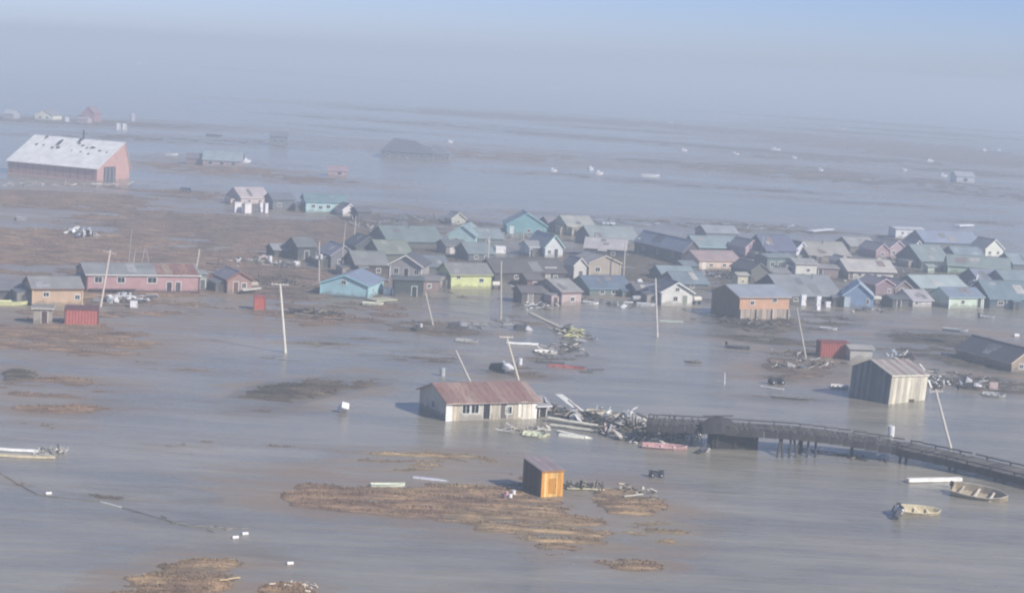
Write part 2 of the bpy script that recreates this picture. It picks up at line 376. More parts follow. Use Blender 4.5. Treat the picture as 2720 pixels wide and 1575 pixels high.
nt.links.new(ad.outputs[0], bp.inputs['Height']); nt.links.new(bp.outputs[0], b.inputs['Normal'])
wy = np.array([-280, 0, 60, 120, 200, 300, 450, 700, 1100, 1800, 3000, 6000, 11500.0]); wx = np.array([-5500, -2500, -1000, -400, -150, 0, 150, 400, 1000, 2500, 5500.0])
WX, WY = np.meshgrid(wx, wy)
wme = grid_mesh('water', WX, WY, np.full_like(WX, -0.03)); wme.materials.append(wm)
tag(link('water', wme), None, None, kind='structure')
mud_ = np.clip(shoal * 1.1 + (det * 1.6 + det2 * 1.2) * np.clip(shoal * 3, 0.25, 1) - 0.12, 0, 1)
wfine = grid_mesh('water', X, Y, np.zeros_like(X)); wfine.materials.append(wm)
a_ = wfine.attributes.new('shoal', 'FLOAT', 'POINT'); a_.data.foreach_set('value', mud_.ravel().astype(np.float32))
a_ = wfine.attributes.new('tint', 'FLOAT', 'POINT'); a_.data.foreach_set('value', tint.ravel().astype(np.float32))
tag(link('water', wfine), None, None, kind='structure')

# the air: one even haze over everything
hz, nt, b = _base('haze_air')
nt.nodes.remove(b)
pv = nt.nodes.new('ShaderNodeVolumePrincipled'); pv.inputs['Color'].default_value = (*HAZE_COLOR, 1); pv.inputs['Density'].default_value = HAZE_DENSITY; pv.inputs['Anisotropy'].default_value = 0.0
nt.links.new(pv.outputs[0], nt.nodes['Material Output'].inputs['Volume'])
try: hz.volume_intersection_method = 'FAST'
except Exception: pass
hb = MB().box((0, 5700, (CAM_H + 4 - 3) / 2), (11400, 12200, CAM_H + 4 + 3)).build('haze', hz)
tag(hb, None, None, kind='stuff')

# ground height lookup (for things that stand on the banks)
def ground_z(x, y):
    d = y; i = np.interp(d, dist, np.arange(NR)); j = np.interp(math.atan2(x, y), ang, np.arange(NC))
    return float(Z[int(round(i)), int(round(j))])

# marsh grass standing on the closer banks
def grass(name, label, y0, y1, n, hmin, hmax, wid, zmin, seed, x0=-60, x1=2780):
    rg = np.random.default_rng(seed)
    i = rg.integers(0, NR - 1, n * 30); j = rg.integers(0, NC - 1, n * 30)
    ok = (Z[i, j] > zmin) & (PY[i, j] > y0) & (PY[i, j] <= y1) & (PX[i, j] > x0) & (PX[i, j] < x1)
    ok &= (det[i, j] + rg.normal(0, .12, len(i)) > -0.10)
    i, j = i[ok][:n], j[ok][:n]; k = len(i)
    if not k: return
    fx = rg.random(k); fy = rg.random(k)
    bx = X[i, j] * (1 - fx) + X[i, j + 1] * fx; by = Y[i, j] * (1 - fy) + Y[i + 1, j] * fy; bz = Z[i, j] - 0.05
    nb = 4
    V = np.zeros((k, nb, 4, 3)); T = np.repeat(tint[i, j][:, None], nb, 1)
    for bld in range(nb):
        a = rg.random(k) * 6.283; lean = rg.normal(0.15, .35, k); hh = rg.uniform(hmin, hmax, k); ww = wid * rg.uniform(.5, 1.3, k)
        ox = rg.normal(0, hmax * .5, k); oy = rg.normal(0, hmax * .5, k); ca, sa = np.cos(a), np.sin(a)
        px, py = bx + ox, by + oy
        V[:, bld, 0] = np.stack([px - ca * ww, py - sa * ww, bz], -1); V[:, bld, 1] = np.stack([px + ca * ww, py + sa * ww, bz], -1)
        V[:, bld, 2] = np.stack([px + ca * ww * .5 - lean * hh, py + sa * ww * .5 + lean * hh * .3, bz + hh * .8], -1)
        V[:, bld, 3] = np.stack([px - ca * ww * .4 - lean * hh * 1.5, py - sa * ww * .4 + lean * hh * .3, bz + hh], -1)
    me = bpy.data.meshes.new(name); nv = k * nb * 4; me.vertices.add(nv); me.vertices.foreach_set('co', V.astype(np.float32).ravel())
    me.loops.add(nv); me.polygons.add(k * nb); me.loops.foreach_set('vertex_index', np.arange(nv, dtype=np.int32))
    me.polygons.foreach_set('loop_start', (np.arange(k * nb) * 4).astype(np.int32)); me.polygons.foreach_set('loop_total', np.full(k * nb, 4, np.int32)); me.update()
    at2 = me.attributes.new('tint', 'FLOAT', 'POINT'); at2.data.foreach_set('value', np.repeat(T.ravel() + rg.normal(0, .25, k * nb), 4).astype(np.float32))
    me.materials.append(gm); tag(link(name, me), label, 'grass', kind='stuff')
grass('marsh_grass', 'straw and russet marsh grass on the low banks in the water', 860, 1640, 12000, 0.06, 0.2, 0.06, 0.0, 1)
grass('tundra_grass', 'brown tundra grass on the land around the long pink building', 470, 860, 7000, 0.1, 0.28, 0.12, 0.03, 2)

# ------------------------------------------------------------------ houses
WHITE = 'd9d8d2'
def add_window(parent, wallside, u, z, w, h, L, W, frame=WHITE):
    """wallside f,b,l,r; u metres along the wall from its own corner; window is proud of the wall, frame prouder"""
    if wallside == 'f': c, ax, n = (u, 0, z), Vector((1, 0, 0)), Vector((0, -1, 0))
    elif wallside == 'l': c, ax, n = (0, u, z), Vector((0, 1, 0)), Vector((-1, 0, 0))
    elif wallside == 'r': c, ax, n = (L, u, z), Vector((0, 1, 0)), Vector((1, 0, 0))
    else: c, ax, n = (u, W, z), Vector((1, 0, 0)), Vector((0, 1, 0))
    c = Vector(c); up = Vector((0, 0, 1))
    def slab(mb, a0, a1, z0, z1, d0, d1):
        pts = [c + ax * a0 + up * z0 + n * d0, c + ax * a1 + up * z0 + n * d0, c + ax * a1 + up * z1 + n * d0, c + ax * a0 + up * z1 + n * d0]
        mb.extrude(pts, n * (d1 - d0))
    mb = MB(); slab(mb, -w / 2, w / 2, -h / 2, h / 2, -0.02, 0.02)
    win = mb.build('window', glass(), parent)
    t = 0.14; mb = MB()
    slab(mb, -w / 2 - t, -w / 2, -h / 2 - t, h / 2 + t, -0.01, 0.06); slab(mb, w / 2, w / 2 + t, -h / 2 - t, h / 2 + t, -0.01, 0.06)
    slab(mb, -w / 2, w / 2, h / 2, h / 2 + t, -0.01, 0.06); slab(mb, -w / 2, w / 2, -h / 2 - t, -h / 2, -0.01, 0.07)
    slab(mb, -0.03, 0.03, -h / 2, h / 2, 0.02, 0.045)
    mb.build('frame', plain(frame, 0.6), win)
    return win
def add_door(parent, wallside, u, L, W, z0=0.25, col='7a6a5a', h=2.0, w=0.95):
    if wallside == 'f': c, ax, n = Vector((u, 0, z0)), Vector((1, 0, 0)), Vector((0, -1, 0))
    elif wallside == 'l': c, ax, n = Vector((0, u, z0)), Vector((0, 1, 0)), Vector((-1, 0, 0))
    else: c, ax, n = Vector((L, u, z0)), Vector((0, 1, 0)), Vector((1, 0, 0))
    up = Vector((0, 0, 1))
    def slab(a0, a1, q0, q1, d0, d1):
        pts = [c + ax * a0 + up * q0 + n * d0, c + ax * a1 + up * q0 + n * d0, c + ax * a1 + up * q1 + n * d0, c + ax * a0 + up * q1 + n * d0]
        return MB().extrude(pts, n * (d1 - d0))
    d = slab(-w / 2, w / 2, 0, h, -0.02, 0.03).build('door', plain(col, 0.6), parent)
    fr = slab(-w / 2 - 0.12, -w / 2, 0, h + 0.12, -0.01, 0.055)
    for a0, a1, q0, q1 in ((w / 2, w / 2 + 0.12, 0, h + 0.12), (-w / 2, w / 2, h, h + 0.12)):
        e = slab(a0, a1, q0, q1, -0.01, 0.055); o = len(fr.v); fr.v += e.v; fr.f += [tuple(i + o for i in q_) for q_ in e.f]
    fr.build('door_frame', plain(WHITE, 0.6), d)
    slab(w / 2 - 0.14, w / 2 - 0.07, 0.9, 1.05, 0.03, 0.08).build('handle', plain('3a3a3a', 0.4), d)
    return d

HOUSES = []
def house(name, label, cat, pl, xr, ey, yaw=25.0, axis='x', W=7.0, xl=None, rise=1.7, wall='bbbbbb', roof='8a8c8e', rust=0.0,
          ridge=0.5, wins=(), doors=(), fascia=WHITE, over=0.35, pipe=None, group=None, tilt=(0, 0), flat=False, corner=None, skirt=None, side=None, wear=0.35, base=-0.5, ry=None, gablewin=False):
    p0 = at(*pl); yw = R(yaw)
    ex = Vector((math.cos(yw), math.sin(yw), 0)); ey_ = Vector((-math.sin(yw), math.cos(yw), 0)); up = Vector((0, 0, 1))
    L = solve(lambda t: proj(p0 + ex * t)[0], xr, 0.2, 60)
    if xl is not None: W = solve(lambda t: proj(p0 + ey_ * t)[0], xl, 0.3, 60)
    H = solve(lambda t: proj(p0 + up * t)[1], ey, 0.1, 25)
    if ry is not None:
        rp = p0 + (ey_ * (W * ridge) if axis == 'x' else ex * (L * ridge))
        rise = max(0.2, solve(lambda t: proj(rp + up * (H + t))[1], ry, 0.0, 12))
    t = thing(name, label, cat, p0, yw, group, tilt)
    t['dims'] = [round(L, 1), round(W, 1), round(H, 1), round(rise, 1)]
    HOUSES.append((label, L, W, H, rise))
    wm_ = paint(wall, wear); rm = metal_roof(roof, rust)
    # walls: a solid shell with its gables, set a little under the water
    if flat: prof = [(0, base), (W, base), (W, H), (0, H)]
    mb = MB()
    if axis == 'x':
        r = W * ridge
        prof = [Vector((0, 0, base)), Vector((0, W, base)), Vector((0, W, H)), Vector((0, r, H + rise)), Vector((0, 0, H))]
        mb.extrude(prof, (L, 0, 0))
    else:
        r = L * ridge
        prof = [Vector((0, 0, base)), Vector((L, 0, base)), Vector((L, 0, H)), Vector((r, 0, H + rise)), Vector((0, 0, H))]
        mb.extrude(prof, (0, W, 0))
    mb.build('wall', wm_, t)
    # roof: two slabs as one folded sheet with overhang
    th = 0.13
    def chevron(a, b, S):       # span S, ridge at b, returns cross-section (u, z)
        k1 = rise / b; k2 = rise / (S - b)
        lo1 = -over; lo2 = S + over
        return [(lo1, H - k1 * over), (b, H + rise), (lo2, H - k2 * over), (lo2, H - k2 * over + th), (b, H + rise + th), (lo1, H - k1 * over + th)]
    mb = MB()
    if axis == 'x':
        cs = chevron(0, r, W); mb.extrude([Vector((-over, u, z + 0.01)) for u, z in cs], (L + 2 * over, 0, 0))
    else:
        cs = chevron(0, r, L); mb.extrude([Vector((u, -over, z + 0.01)) for u, z in cs], (0, W + 2 * over, 0))
    rf = mb.build('roof', rm, t)
    cap = MB()
    if axis == 'x': cap.box((L / 2, r, H + rise + th + 0.02), (L + 2 * over + 0.02, 0.35, 0.05))
    else: cap.box((r, W / 2, H + rise + th + 0.02), (0.35, W + 2 * over + 0.02, 0.05))
    cap.build('ridge_cap', rm, rf)
    if fascia:
        fm = plain(fascia, 0.65); d = 0.2
        def board(pts, vec):
            MB().extrude(pts, vec).build('fascia', fm, rf)
        if axis == 'x':
            for sx, off in ((-over - 0.03, 0.028), (L + over + 0.002, 0.028)):
                for (u0, z0), (u1, z1) in ((cs[0], cs[1]), (cs[1], cs[2])):
                    board([Vector((sx, u0, z0 - 0.06)), Vector((sx, u1, z1 - 0.06)), Vector((sx, u1, z1 + d - 0.05)), Vector((sx, u0, z0 + d - 0.05))], (off, 0, 0))
            u0, z0 = cs[0]; board([Vector((-over, u0 - 0.03, z0 - 0.05)), Vector((L + over, u0 - 0.03, z0 - 0.05)), Vector((L + over, u0 - 0.03, z0 + 0.13)), Vector((-over, u0 - 0.03, z0 + 0.13))], (0, 0.028, 0))
        else:
            sy = -over - 0.03
            for (u0, z0), (u1, z1) in ((cs[0], cs[1]), (cs[1], cs[2])):
                board([Vector((u0, sy, z0 - 0.12)), Vector((u1, sy, z1 - 0.12)), Vector((u1, sy, z1 + d - 0.05)), Vector((u0, sy, z0 + d - 0.05))], (0, 0.028, 0))
            u0, z0 = cs[0]; board([Vector((u0 - 0.03, -over, z0 - 0.05)), Vector((u0 - 0.03, W + over, z0 - 0.05)), Vector((u0 - 0.03, W + over, z0 + 0.13)), Vector((u0 - 0.03, -over, z0 + 0.13))], (0.028, 0, 0))
    if corner:
        cm = plain(corner, 0.7)
        for x_, y_ in ((0, 0), (L, 0), (0, W)):
            MB().box((x_, y_, H / 2 + base / 2 + 0.1), (0.24, 0.24, H - base - 0.25)).build('corner_board', cm, t)
    for wsp in wins:
        s_, fu, fz, w, h = wsp; SP = L if s_ in 'fb' else W
        add_window(t, s_, fu * SP, fz * H, w, min(h, H * 0.6), L, W)
    for dsp in doors:
        s_, fu, c_ = dsp; SP = L if s_ in 'fb' else W
        add_door(t, s_, fu * SP, L, W, 0.15, c_, h=min(2.0, H * 0.82))
    if gablewin and axis == 'y': add_window(t, 'f', r, H + rise * 0.25, 0.7, 0.6, L, W)
    if skirt:
        c_, hh = skirt
        MB().box((L / 2, -0.03, hh / 2 + base / 2), (L + 0.04, 0.05, hh - base)).build('skirting', plain(c_, 0.8), t)
    if pipe:
        fx, fy = pipe; x_, y_ = fx * L, fy * W
        zt = (H + rise * (1 - abs(y_ - r) / max(r, W - r))) if axis == 'x' else (H + rise * (1 - abs(x_ - r) / max(r, L - r)))
        st = MB().tube([(x_, y_, zt - 0.3), (x_, y_, zt + 1.0)], 0.11, 8).build('stovepipe', plain('6a6a68', 0.45), t)
        MB().tube([(x_, y_, zt + 1.0), (x_, y_, zt + 1.05), (x_, y_, zt + 1.2)], [0.11, 0.22, 0.05], 8).build('pipe_cap', plain('5a5a58', 0.45), st)
    hsh = sum(ord(c_) * (i_ + 3) for i_, c_ in enumerate(label)) % 7
    if cat in ('house', 'cabin') and axis == 'x' and L > 7 and H > 1.5 and hsh in (0, 2, 5) and name not in ('yellow_house', 'orange_house', 'red_roof_house', 'mint_house', 'green_longhouse'):
        u_ = L * (.2 + .12 * hsh) ; w_, d_, h_ = 1.9, 1.6, H * .8         # enclosed entry against the front wall
        en = MB().box((u_, -d_ / 2 - .01, h_ / 2 + base / 2), (w_, d_, h_ - base)).build('entry', paint(wall, .6), t)
        MB().extrude([Vector((u_ - w_ / 2 - .15, -d_ - .25, h_ - .05)), Vector((u_ + w_ / 2 + .15, -d_ - .25, h_ - .05)), Vector((u_ + w_ / 2 + .15, -.03, h_ + .28)), Vector((u_ - w_ / 2 - .15, -.03, h_ + .28))], (0, 0, .08)).build('entry_roof', rm, en)
        MB().box((u_, -d_ - .03, h_ * .42), (.8, .05, h_ * .8)).build('entry_door', plain('4c4844', .7), en)
    if cat in ('house', 'cabin', 'building', 'hall') and L > 4.5 and name not in ('red_roof_house', 'cyan_house', 'orange_house'):
        rq = random.Random(label); kx = rise / max(r, .1)
        for _ in range(rq.choice((1, 2, 2, 3))):                    # mismatched sheets nailed over leaks
            if axis == 'x':
                u_ = rq.uniform(.08, .8) * L; w_ = rq.uniform(.08, .2) * L; a_, b2 = sorted((rq.uniform(0, r * .95), rq.uniform(0, r * .95)))
                pts = [Vector((u_, a_, H + a_ * kx)), Vector((u_ + w_, a_, H + a_ * kx)), Vector((u_ + w_, b2, H + b2 * kx)), Vector((u_, b2, H + b2 * kx))]
            else:
                u_ = rq.uniform(.08, .75) * W; w_ = rq.uniform(.08, .2) * W; a_, b2 = sorted((rq.uniform(0, r * .95), rq.uniform(0, r * .95)))
                pts = [Vector((a_, u_, H + a_ * kx)), Vector((a_, u_ + w_, H + a_ * kx)), Vector((b2, u_ + w_, H + b2 * kx)), Vector((b2, u_, H + b2 * kx))]
            if b2 - a_ > .4: MB().extrude([p_ + Vector((0, 0, .15)) for p_ in pts], (0, 0, .025)).build('roof_patch', metal_roof(rq.choice(['a4a6a6', '7c7c7c', '8c7a70', '969a94', '6c7276', 'b4b2aa']), rq.choice((0, .2, .4))), rf)
        if rq.random() < .55 and H > 1.6 and W > 6:                  # lean-to store on the end wall
            lw, ld_, lh = rq.uniform(1.6, 2.8), W * rq.uniform(.35, .6), H * rq.uniform(.6, .85); y0 = rq.uniform(.05, .3) * W
            lt = MB().box((-lw / 2 - .01, y0 + ld_ / 2, lh / 2 + base / 2), (lw, ld_, lh - base)).build('lean_to', paint(rq.choice(['8a8478', '6c6a68', 'a49c8c', '5c5a5c', '9c8c84', wall]), .6), t)
            MB().extrude([Vector((-lw - .2, y0 - .15, lh - .1)), Vector((-.02, y0 - .15, lh + .3)), Vector((-.02, y0 + ld_ + .15, lh + .3)), Vector((-lw - .2, y0 + ld_ + .15, lh - .1))], (0, 0, .09)).build('lean_to_roof', metal_roof(rq.choice(['8c8e90', '7a7672', '9c9a94', '6a6e72']), .15), lt)
            MB().box((-lw * .5, y0 - .04, lh * .4), (.8, .05, lh * .75)).build('lean_to_door', plain('4a4846', .7), lt)
    t_dims = (L, W, H, rise)
    return t, t_dims

V = 'houses standing in the flooded village'
W1 = [('f', .25, .58, .9, .8), ('f', .72, .58, .9, .8)]
# --- the row along the open water, from the tan building to the frame's end
house('tan_building', 'tan clapboard building with grey roof behind the red shed', 'building', (86, 813), 218, 766, W=8, ry=735, wall='cda476', roof='8d8c88', fascia='7a5a44', wins=[('f', .27, .66, .9, .7), ('f', .9, .5, .8, .7)], pipe=(.85, .6), corner='cbb190')
lp, ld = house('long_pink_building', 'long faded pink building with windows framed in white', 'building', (230, 778), 528, 729, yaw=22, W=11, ry=699, wall='bc8484', roof='8b8f8c', rust=.12, wins=[('f', .1, .72, 1.3, 1.0), ('f', .3, .72, 1.3, 1.0), ('f', .575, .72, 1.6, 1.0)], doors=[('f', .73, '3c3236'), ('f', .81, '54484c')], corner='6a3c3c', skirt=('5a4444', .5), pipe=(.35, .5))
L, W, H, rise = ld
for k in range(5):      # the patch of rusted sheets towards the far end of its roof
    x0 = L * .62 + k * L * .075; w_ = L * .072; r_ = W * .5; kk = rise / r_
    MB().extrude([Vector((x0, -.3, H - .3 * kk + .15)), Vector((x0 + w_, -.3, H - .3 * kk + .15)), Vector((x0 + w_, r_ - .2, H + rise - .2 * kk + .15)), Vector((x0, r_ - .2, H + rise - .2 * kk + .15))], (0, 0, .03)).build('rusted_sheet', metal_roof(['a07060', 'a88a60', '9a5c48', 'a86a50', '94553f'][k], .5), lp)
MB().extrude([Vector((L * .02, -1.6, .7)), Vector((L * .42, -1.6, .7)), Vector((L * .42, -.05, .7)), Vector((L * .02, -.05, .7))], (0, 0, .12)).build('deck', wood('5c4a46'), lp)
house('annex', 'small grey annex at the end of the long pink building', 'shed', (527, 772), 548, 728, yaw=22, W=5, rise=.3, wall='8a9490', roof='8f9894', fascia=None, doors=[('f', .5, '5a6464')])
house('brown_house', 'small brown house with gabled porch and pale deck', 'house', (603, 779), 668, 742, axis='y', xl=566, ry=723, wall='a87868', roof='8f8284', fascia='8c5a48', wins=[('f', .68, .55, .8, .9)], doors=[('f', .35, '6a4a40')], pipe=(.3, .6))
# cyan house afloat, turned the other way
house('cyan_house', 'pale cyan house with blue metal roof, turned across the row', 'house', (851, 785), 977, 750, yaw=-9, axis='y', W=13, ry=731, rise=1.5, wall='94d0da', roof='7088a8', fascia='9fd0d6', wins=[('f', .48, 1.12, .8, .7), ('r', .3, .5, .9, .8)], skirt=('4a5e66', .25), corner='a4d4da', wear=.15)
house('porch_house', 'white gabled house with broad white bargeboards and open porch', 'house', (1035, 737), 1118, 700, yaw=-8, axis='y', W=9, ry=678, wall='a09a98', roof='54504f', fascia='f2f0ea', over=.6, wins=[('f', .2, .5, .9, 1.1), ('f', .85, .5, .9, 1.0)], doors=[('f', .52, '3a3230')], corner='dcdad6')
house('dark_green_shed', 'low dark green shed below the white gabled porch', 'shed', (1047, 788), 1122, 742, yaw=10, W=4, rise=.35, wall='36443f', roof='566460', fascia=None, doors=[('f', .7, '2a3330')])
house('yellow_house', 'bright yellow green house with grey roof beside a tall pole', 'house', (1197, 768), 1304, 729, xl=1160, ry=699, wall='d8e078', roof='84847e', fascia='b8bc80', wins=[('f', .18, .82, .8, .6), ('f', .75, .6, .9, .7), ('l', .5, .55, .8, .8)], pipe=(.35, .55), wear=.15)
house('red_brown_porch', 'little red brown shed against the yellow house gable', 'shed', (1124, 779), 1166, 744, W=3, rise=.7, wall='8f7068', roof='7a7470', fascia=None, wins=[('f', .35, .55, .7, .7)])
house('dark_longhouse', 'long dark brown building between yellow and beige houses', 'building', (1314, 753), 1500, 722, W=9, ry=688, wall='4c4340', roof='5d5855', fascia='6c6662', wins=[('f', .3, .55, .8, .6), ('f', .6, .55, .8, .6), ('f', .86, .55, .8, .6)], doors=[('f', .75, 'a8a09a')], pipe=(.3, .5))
house('pink_cottage', 'pale pink cottage with long grey roof and dark flank', 'house', (1491, 812), 1543, 776, yaw=35, W=10, ry=742, wall='c0a29e', roof='99958e', fascia='8a6e68', wins=[('f', .55, .45, .9, .8), ('l', .4, .5, .9, .8)])
house('dark_lean_to', 'dark tin lean-to beside the pale pink cottage', 'shed', (1385, 806), 1462, 776, yaw=20, W=5, rise=.9, wall='5a5150', roof='6a6361', fascia=None, doors=[('f', .3, '8a8480')])
house('blue_roof_house', 'low teal house under a dull blue roof', 'house', (1566, 786), 1676, 766, W=9, ry=733, wall='5a8284', roof='4f6c88', fascia='7a98a0', wins=[('f', .3, .5, .9, .7), ('f', .6, .5, 1.2, .7)], doors=[('f', .85, '8aa0a0')])
house('white_gable_house', 'clean white gabled house facing the water beside a pole', 'house', (1756, 812), 1838, 774, yaw=14, axis='y', W=9, ry=751, wall='e6e4da', roof='5f5d60', fascia='f0efe9', over=.45, doors=[('f', .75, '8f9484')], gablewin=True, wins=[('f', .45, .5, .8, .8)], wear=.08)
t_, ld = house('orange_house', 'orange house with blue grey roof raised on pale skirting', 'house', (1962, 851), 2093, 789, xl=1888, ry=757, wall='dc9c62', roof='8c9cab', fascia='b9aaa0', wins=[('f', .7, .86, .9, .7), ('f', .25, .75, .8, .7)], wear=.2)
L, W, H, rise = ld
for k in range(9):
    MB().box((L * (k + .5) / 9, -.05, H * .24), (L / 9 - .12, .07, H * .48)).build('skirting_board', wood('a89a8c'), t_)
for k in range(4):
    MB().box((.2 + (L - .4) * k / 3, -.35, H * .24), (.22, .22, H * .5)).build('post', wood('c4bcb0'), t_)
MB().extrude([Vector((-.03, .02, -.4)), Vector((-.03, W - .02, -.4)), Vector((-.03, W - .02, H * .97)), Vector((-.03, W / 2, H + rise - .1)), Vector((-.03, .02, H * .97))], (.02, 0, 0)).build('gable_shade_sheet', wood('7c6e58'), t_)  # dark sheet over the orange end wall: its shade put into the colour
house('yellow_loft', 'narrow pale yellow tower rising behind the orange house', 'shed', (1957, 785), 1984, 731, W=2.4, rise=.4, wall='c8c49a', roof='b4b09a', fascia=None, wins=[('f', .5, .7, .5, .5)])
house('broad_grey_house', 'broad low house under a wide grey roof beside the orange house', 'house', (2082, 806), 2234, 784, yaw=20, W=15, ry=729, wall='3c4248', roof='858b8e', fascia='9aa0a2', wins=[('f', .2, .5, .9, .6)], pipe=(.7, .4))
house('blue_house', 'sky blue house with pale blue gabled roof', 'house', (2240, 817), 2319, 782, yaw=-6, axis='y', W=9, ry=753, wall='6f98c4', roof='a8c0cc', fascia='b6d0e0', wins=[('f', .8, .55, .5, 1.0)], doors=[('f', .12, 'c8d4dc')], gablewin=False, wear=.15)
house('mauve_shed', 'mauve gabled shed next to the sky blue house', 'shed', (2324, 790), 2372, 756, axis='y', W=7, ry=741, wall='92727c', roof='8c7c84', fascia='c4a8b0', wins=[('f', .75, .5, .6, .7)])
house('charcoal_shed', 'small charcoal shed at the water before the mauve shed', 'shed', (2370, 818), 2412, 794, W=4, rise=.5, wall='4a4c50', roof='5c6064', fascia=None, doors=[('f', .4, '33363a')])
house('white_box_cabin', 'low white box cabin with lilac roof at the water', 'cabin', (2424, 815), 2474, 797, W=7, ry=770, wall='dcd8d6', roof='a8a2a8', fascia='c8c4c6', wins=[('f', .2, .5, .6, .5)])
house('mint_house', 'mint white house with blue grey roof and dark door', 'house', (2520, 819), 2610, 789, xl=2468, ry=764, wall='c9e0c4', roof='6d88a2', fascia='9fb6b4', wins=[('f', .4, .55, .8, .7)], doors=[('f', .88, '3c463f')], corner='e6ece6', wear=.12)
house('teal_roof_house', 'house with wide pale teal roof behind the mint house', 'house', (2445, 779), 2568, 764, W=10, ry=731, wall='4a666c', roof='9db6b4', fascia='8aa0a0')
house('slate_house', 'slate blue house with teal roof at the picture edge', 'house', (2628, 820), 2770, 792, yaw=18, W=10, ry=745, wall='44606e', roof='5f828e', fascia='7f98a0', wins=[('f', .2, .55, 1.2, .7), ('f', .5, .55, 1.2, .7)], doors=[('f', .35, '98a4a8')])
house('edge_cabin', 'grey blue cabin above the slate blue house', 'cabin', (2672, 766), 2770, 748, W=8, ry=718, wall='5a7480', roof='6f8c94', fascia='8aa0a6', wins=[('f', .3, .5, .8, .6)])
# --- second row
house('white_gabled_shed', 'narrow off-white gabled shed before the beige house', 'shed', (1523, 746), 1556, 703, axis='y', W=5, ry=686, wall='cfc8c0', roof='8a8684', fascia='d8d4cc', doors=[('f', .55, '5a5a58')])
house('beige_house', 'beige gabled house with pale trim and brown window', 'house', (1564, 737), 1646, 698, axis='y', W=9, ry=680, wall='b0a088', roof='a49c92', fascia='cabfa8', wins=[('f', .27, .55, 1.1, .9)], corner='c4b89e')
house('long_hall', 'long hall with wide lilac grey roof and dark side wall', 'hall', (1812, 702), 1862, 668, axis='y', xl=1684, ry=640, wall='544a4e', roof='9aa0ac', fascia='8a8488', wins=[('l', .2, .55, 1.2, .8), ('l', .5, .55, 1.2, .8), ('l', .8, .55, 1.2, .8)])
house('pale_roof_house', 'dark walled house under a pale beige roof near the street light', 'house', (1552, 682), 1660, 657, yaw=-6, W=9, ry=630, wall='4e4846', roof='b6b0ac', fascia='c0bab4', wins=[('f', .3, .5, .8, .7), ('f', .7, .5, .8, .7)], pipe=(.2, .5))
t_, ld = house('white_teal_gable_house', 'white house with steep gable trimmed in pale teal', 'house', (1447, 685), 1494, 654, axis='y', W=10, ry=625, wall='d4d8d8', roof='98a0a2', fascia='a8d8d0', over=.45, doors=[('f', .62, '4a4a4c')], wins=[('f', .25, .5, .7, .8)])
house('white_wing', 'low white wing beside the steep teal trimmed gable', 'house', (1406, 682), 1446, 656, W=6, ry=640, wall='d8dcdc', roof='929698', fascia='dce0e0', wins=[('f', .4, .55, .8, .8)], doors=[('f', .75, '5c5c60')])
house('turquoise_house', 'turquoise house with wide gable at the back of the village', 'house', (1346, 622), 1452, 596, yaw=6, axis='y', W=11, ry=567, wall='5fa8b0', roof='7c989e', fascia='8ec4c6', doors=[('f', .12, 'd4dee0')], wins=[('f', .55, .45, .9, .7), ('f', .8, .5, .9, .7)], wear=.15)
house('aqua_cottage', 'pale aqua gabled cottage behind the yellow green house', 'house', (1190, 648), 1263, 622, yaw=-10, axis='y', W=10, ry=599, wall='a6d6d4', roof='7ea2a6', fascia='b8dcd8', wins=[('f', .3, .5, .8, .7), ('r', .4, .5, .8, .7)], wear=.15)
house('grey_porch_cabin', 'grey plank cabin with white posts before the aqua cottage', 'cabin', (1184, 676), 1238, 652, W=6, rise=1.0, wall='88827e', roof='686e70', fascia='9a9690', wins=[('f', .7, .5, .8, .8)], doors=[('f', .3, 'd0ccc8')])
house('beige_shack', 'tiny beige shack at the back of the village', 'shack', (1199, 598), 1236, 580, axis='y', W=5, ry=566, wall='b8b8a6', roof='9c9c94', fascia='c8c8bc', wins=[('f', .5, .5, .7, .6)])
house('green_grey_roof_house', 'house under a broad green grey roof behind the porch house', 'house', (1030, 657), 1176, 640, W=13, ry=600, wall='505a5a', roof='6c8480', fascia='7a8c88', pipe=(.5, .4))
house('dark_gable_cabin', 'dark gabled cabin behind the cyan house', 'cabin', (945, 670), 1012, 652, axis='y', W=8, ry=629, wall='4a4d52', roof='43474b', fascia='6c7074')
house('moss_roof_cabin', 'cabin with moss green roof above the white gabled porch', 'cabin', (1010, 692), 1092, 672, W=10, ry=638, wall='585e5a', roof='7c8c72', fascia='8c9488')
house('brown_roof_house', 'brown house with pale grey roof behind the cyan house', 'house', (944, 736), 1030, 703, yaw=20, W=10, ry=667, wall='55463e', roof='82867f', fascia='5c544e', wins=[('f', .3, .55, .8, .8), ('f', .7, .55, .8, .8)])
house('charcoal_store', 'plain charcoal store shed beside the transformer pole', 'shed', (790, 692), 838, 655, W=8, ry=631, wall='4b4d4f', roof='727573', fascia=None, doors=[('f', .5, '3c3e40')])
house('lilac_gable_house', 'lilac grey gabled house behind the leaning pole', 'house', (878, 713), 946, 677, axis='y', W=9, ry=653, wall='78747e', roof='8e8a94', fascia='a09ca6', wins=[('f', .35, .5, .8, .8)], doors=[('f', .7, '5c5862')])
house('low_grey_roof_shed', 'low shed with pale sloping roof before the tundra', 'shed', (728, 684), 786, 664, W=6, rise=1.0, wall='4c4a48', roof='96989a', fascia=None)
house('straw_house', 'straw coloured house at the back of the village', 'house', (1506, 626), 1577, 599, W=9, ry=573, wall='b6b090', roof='a6a698', fascia='c0bca4', wins=[('f', .3, .5, .8, .7), ('f', .75, .5, .8, .7)])
house('mauve_hut', 'mauve hut between the turquoise and straw houses', 'hut', (1456, 618), 1488, 592, W=6, ry=576, wall='7a6668', roof='8c8288', fascia=None, doors=[('f', .5, '5a4c50')])
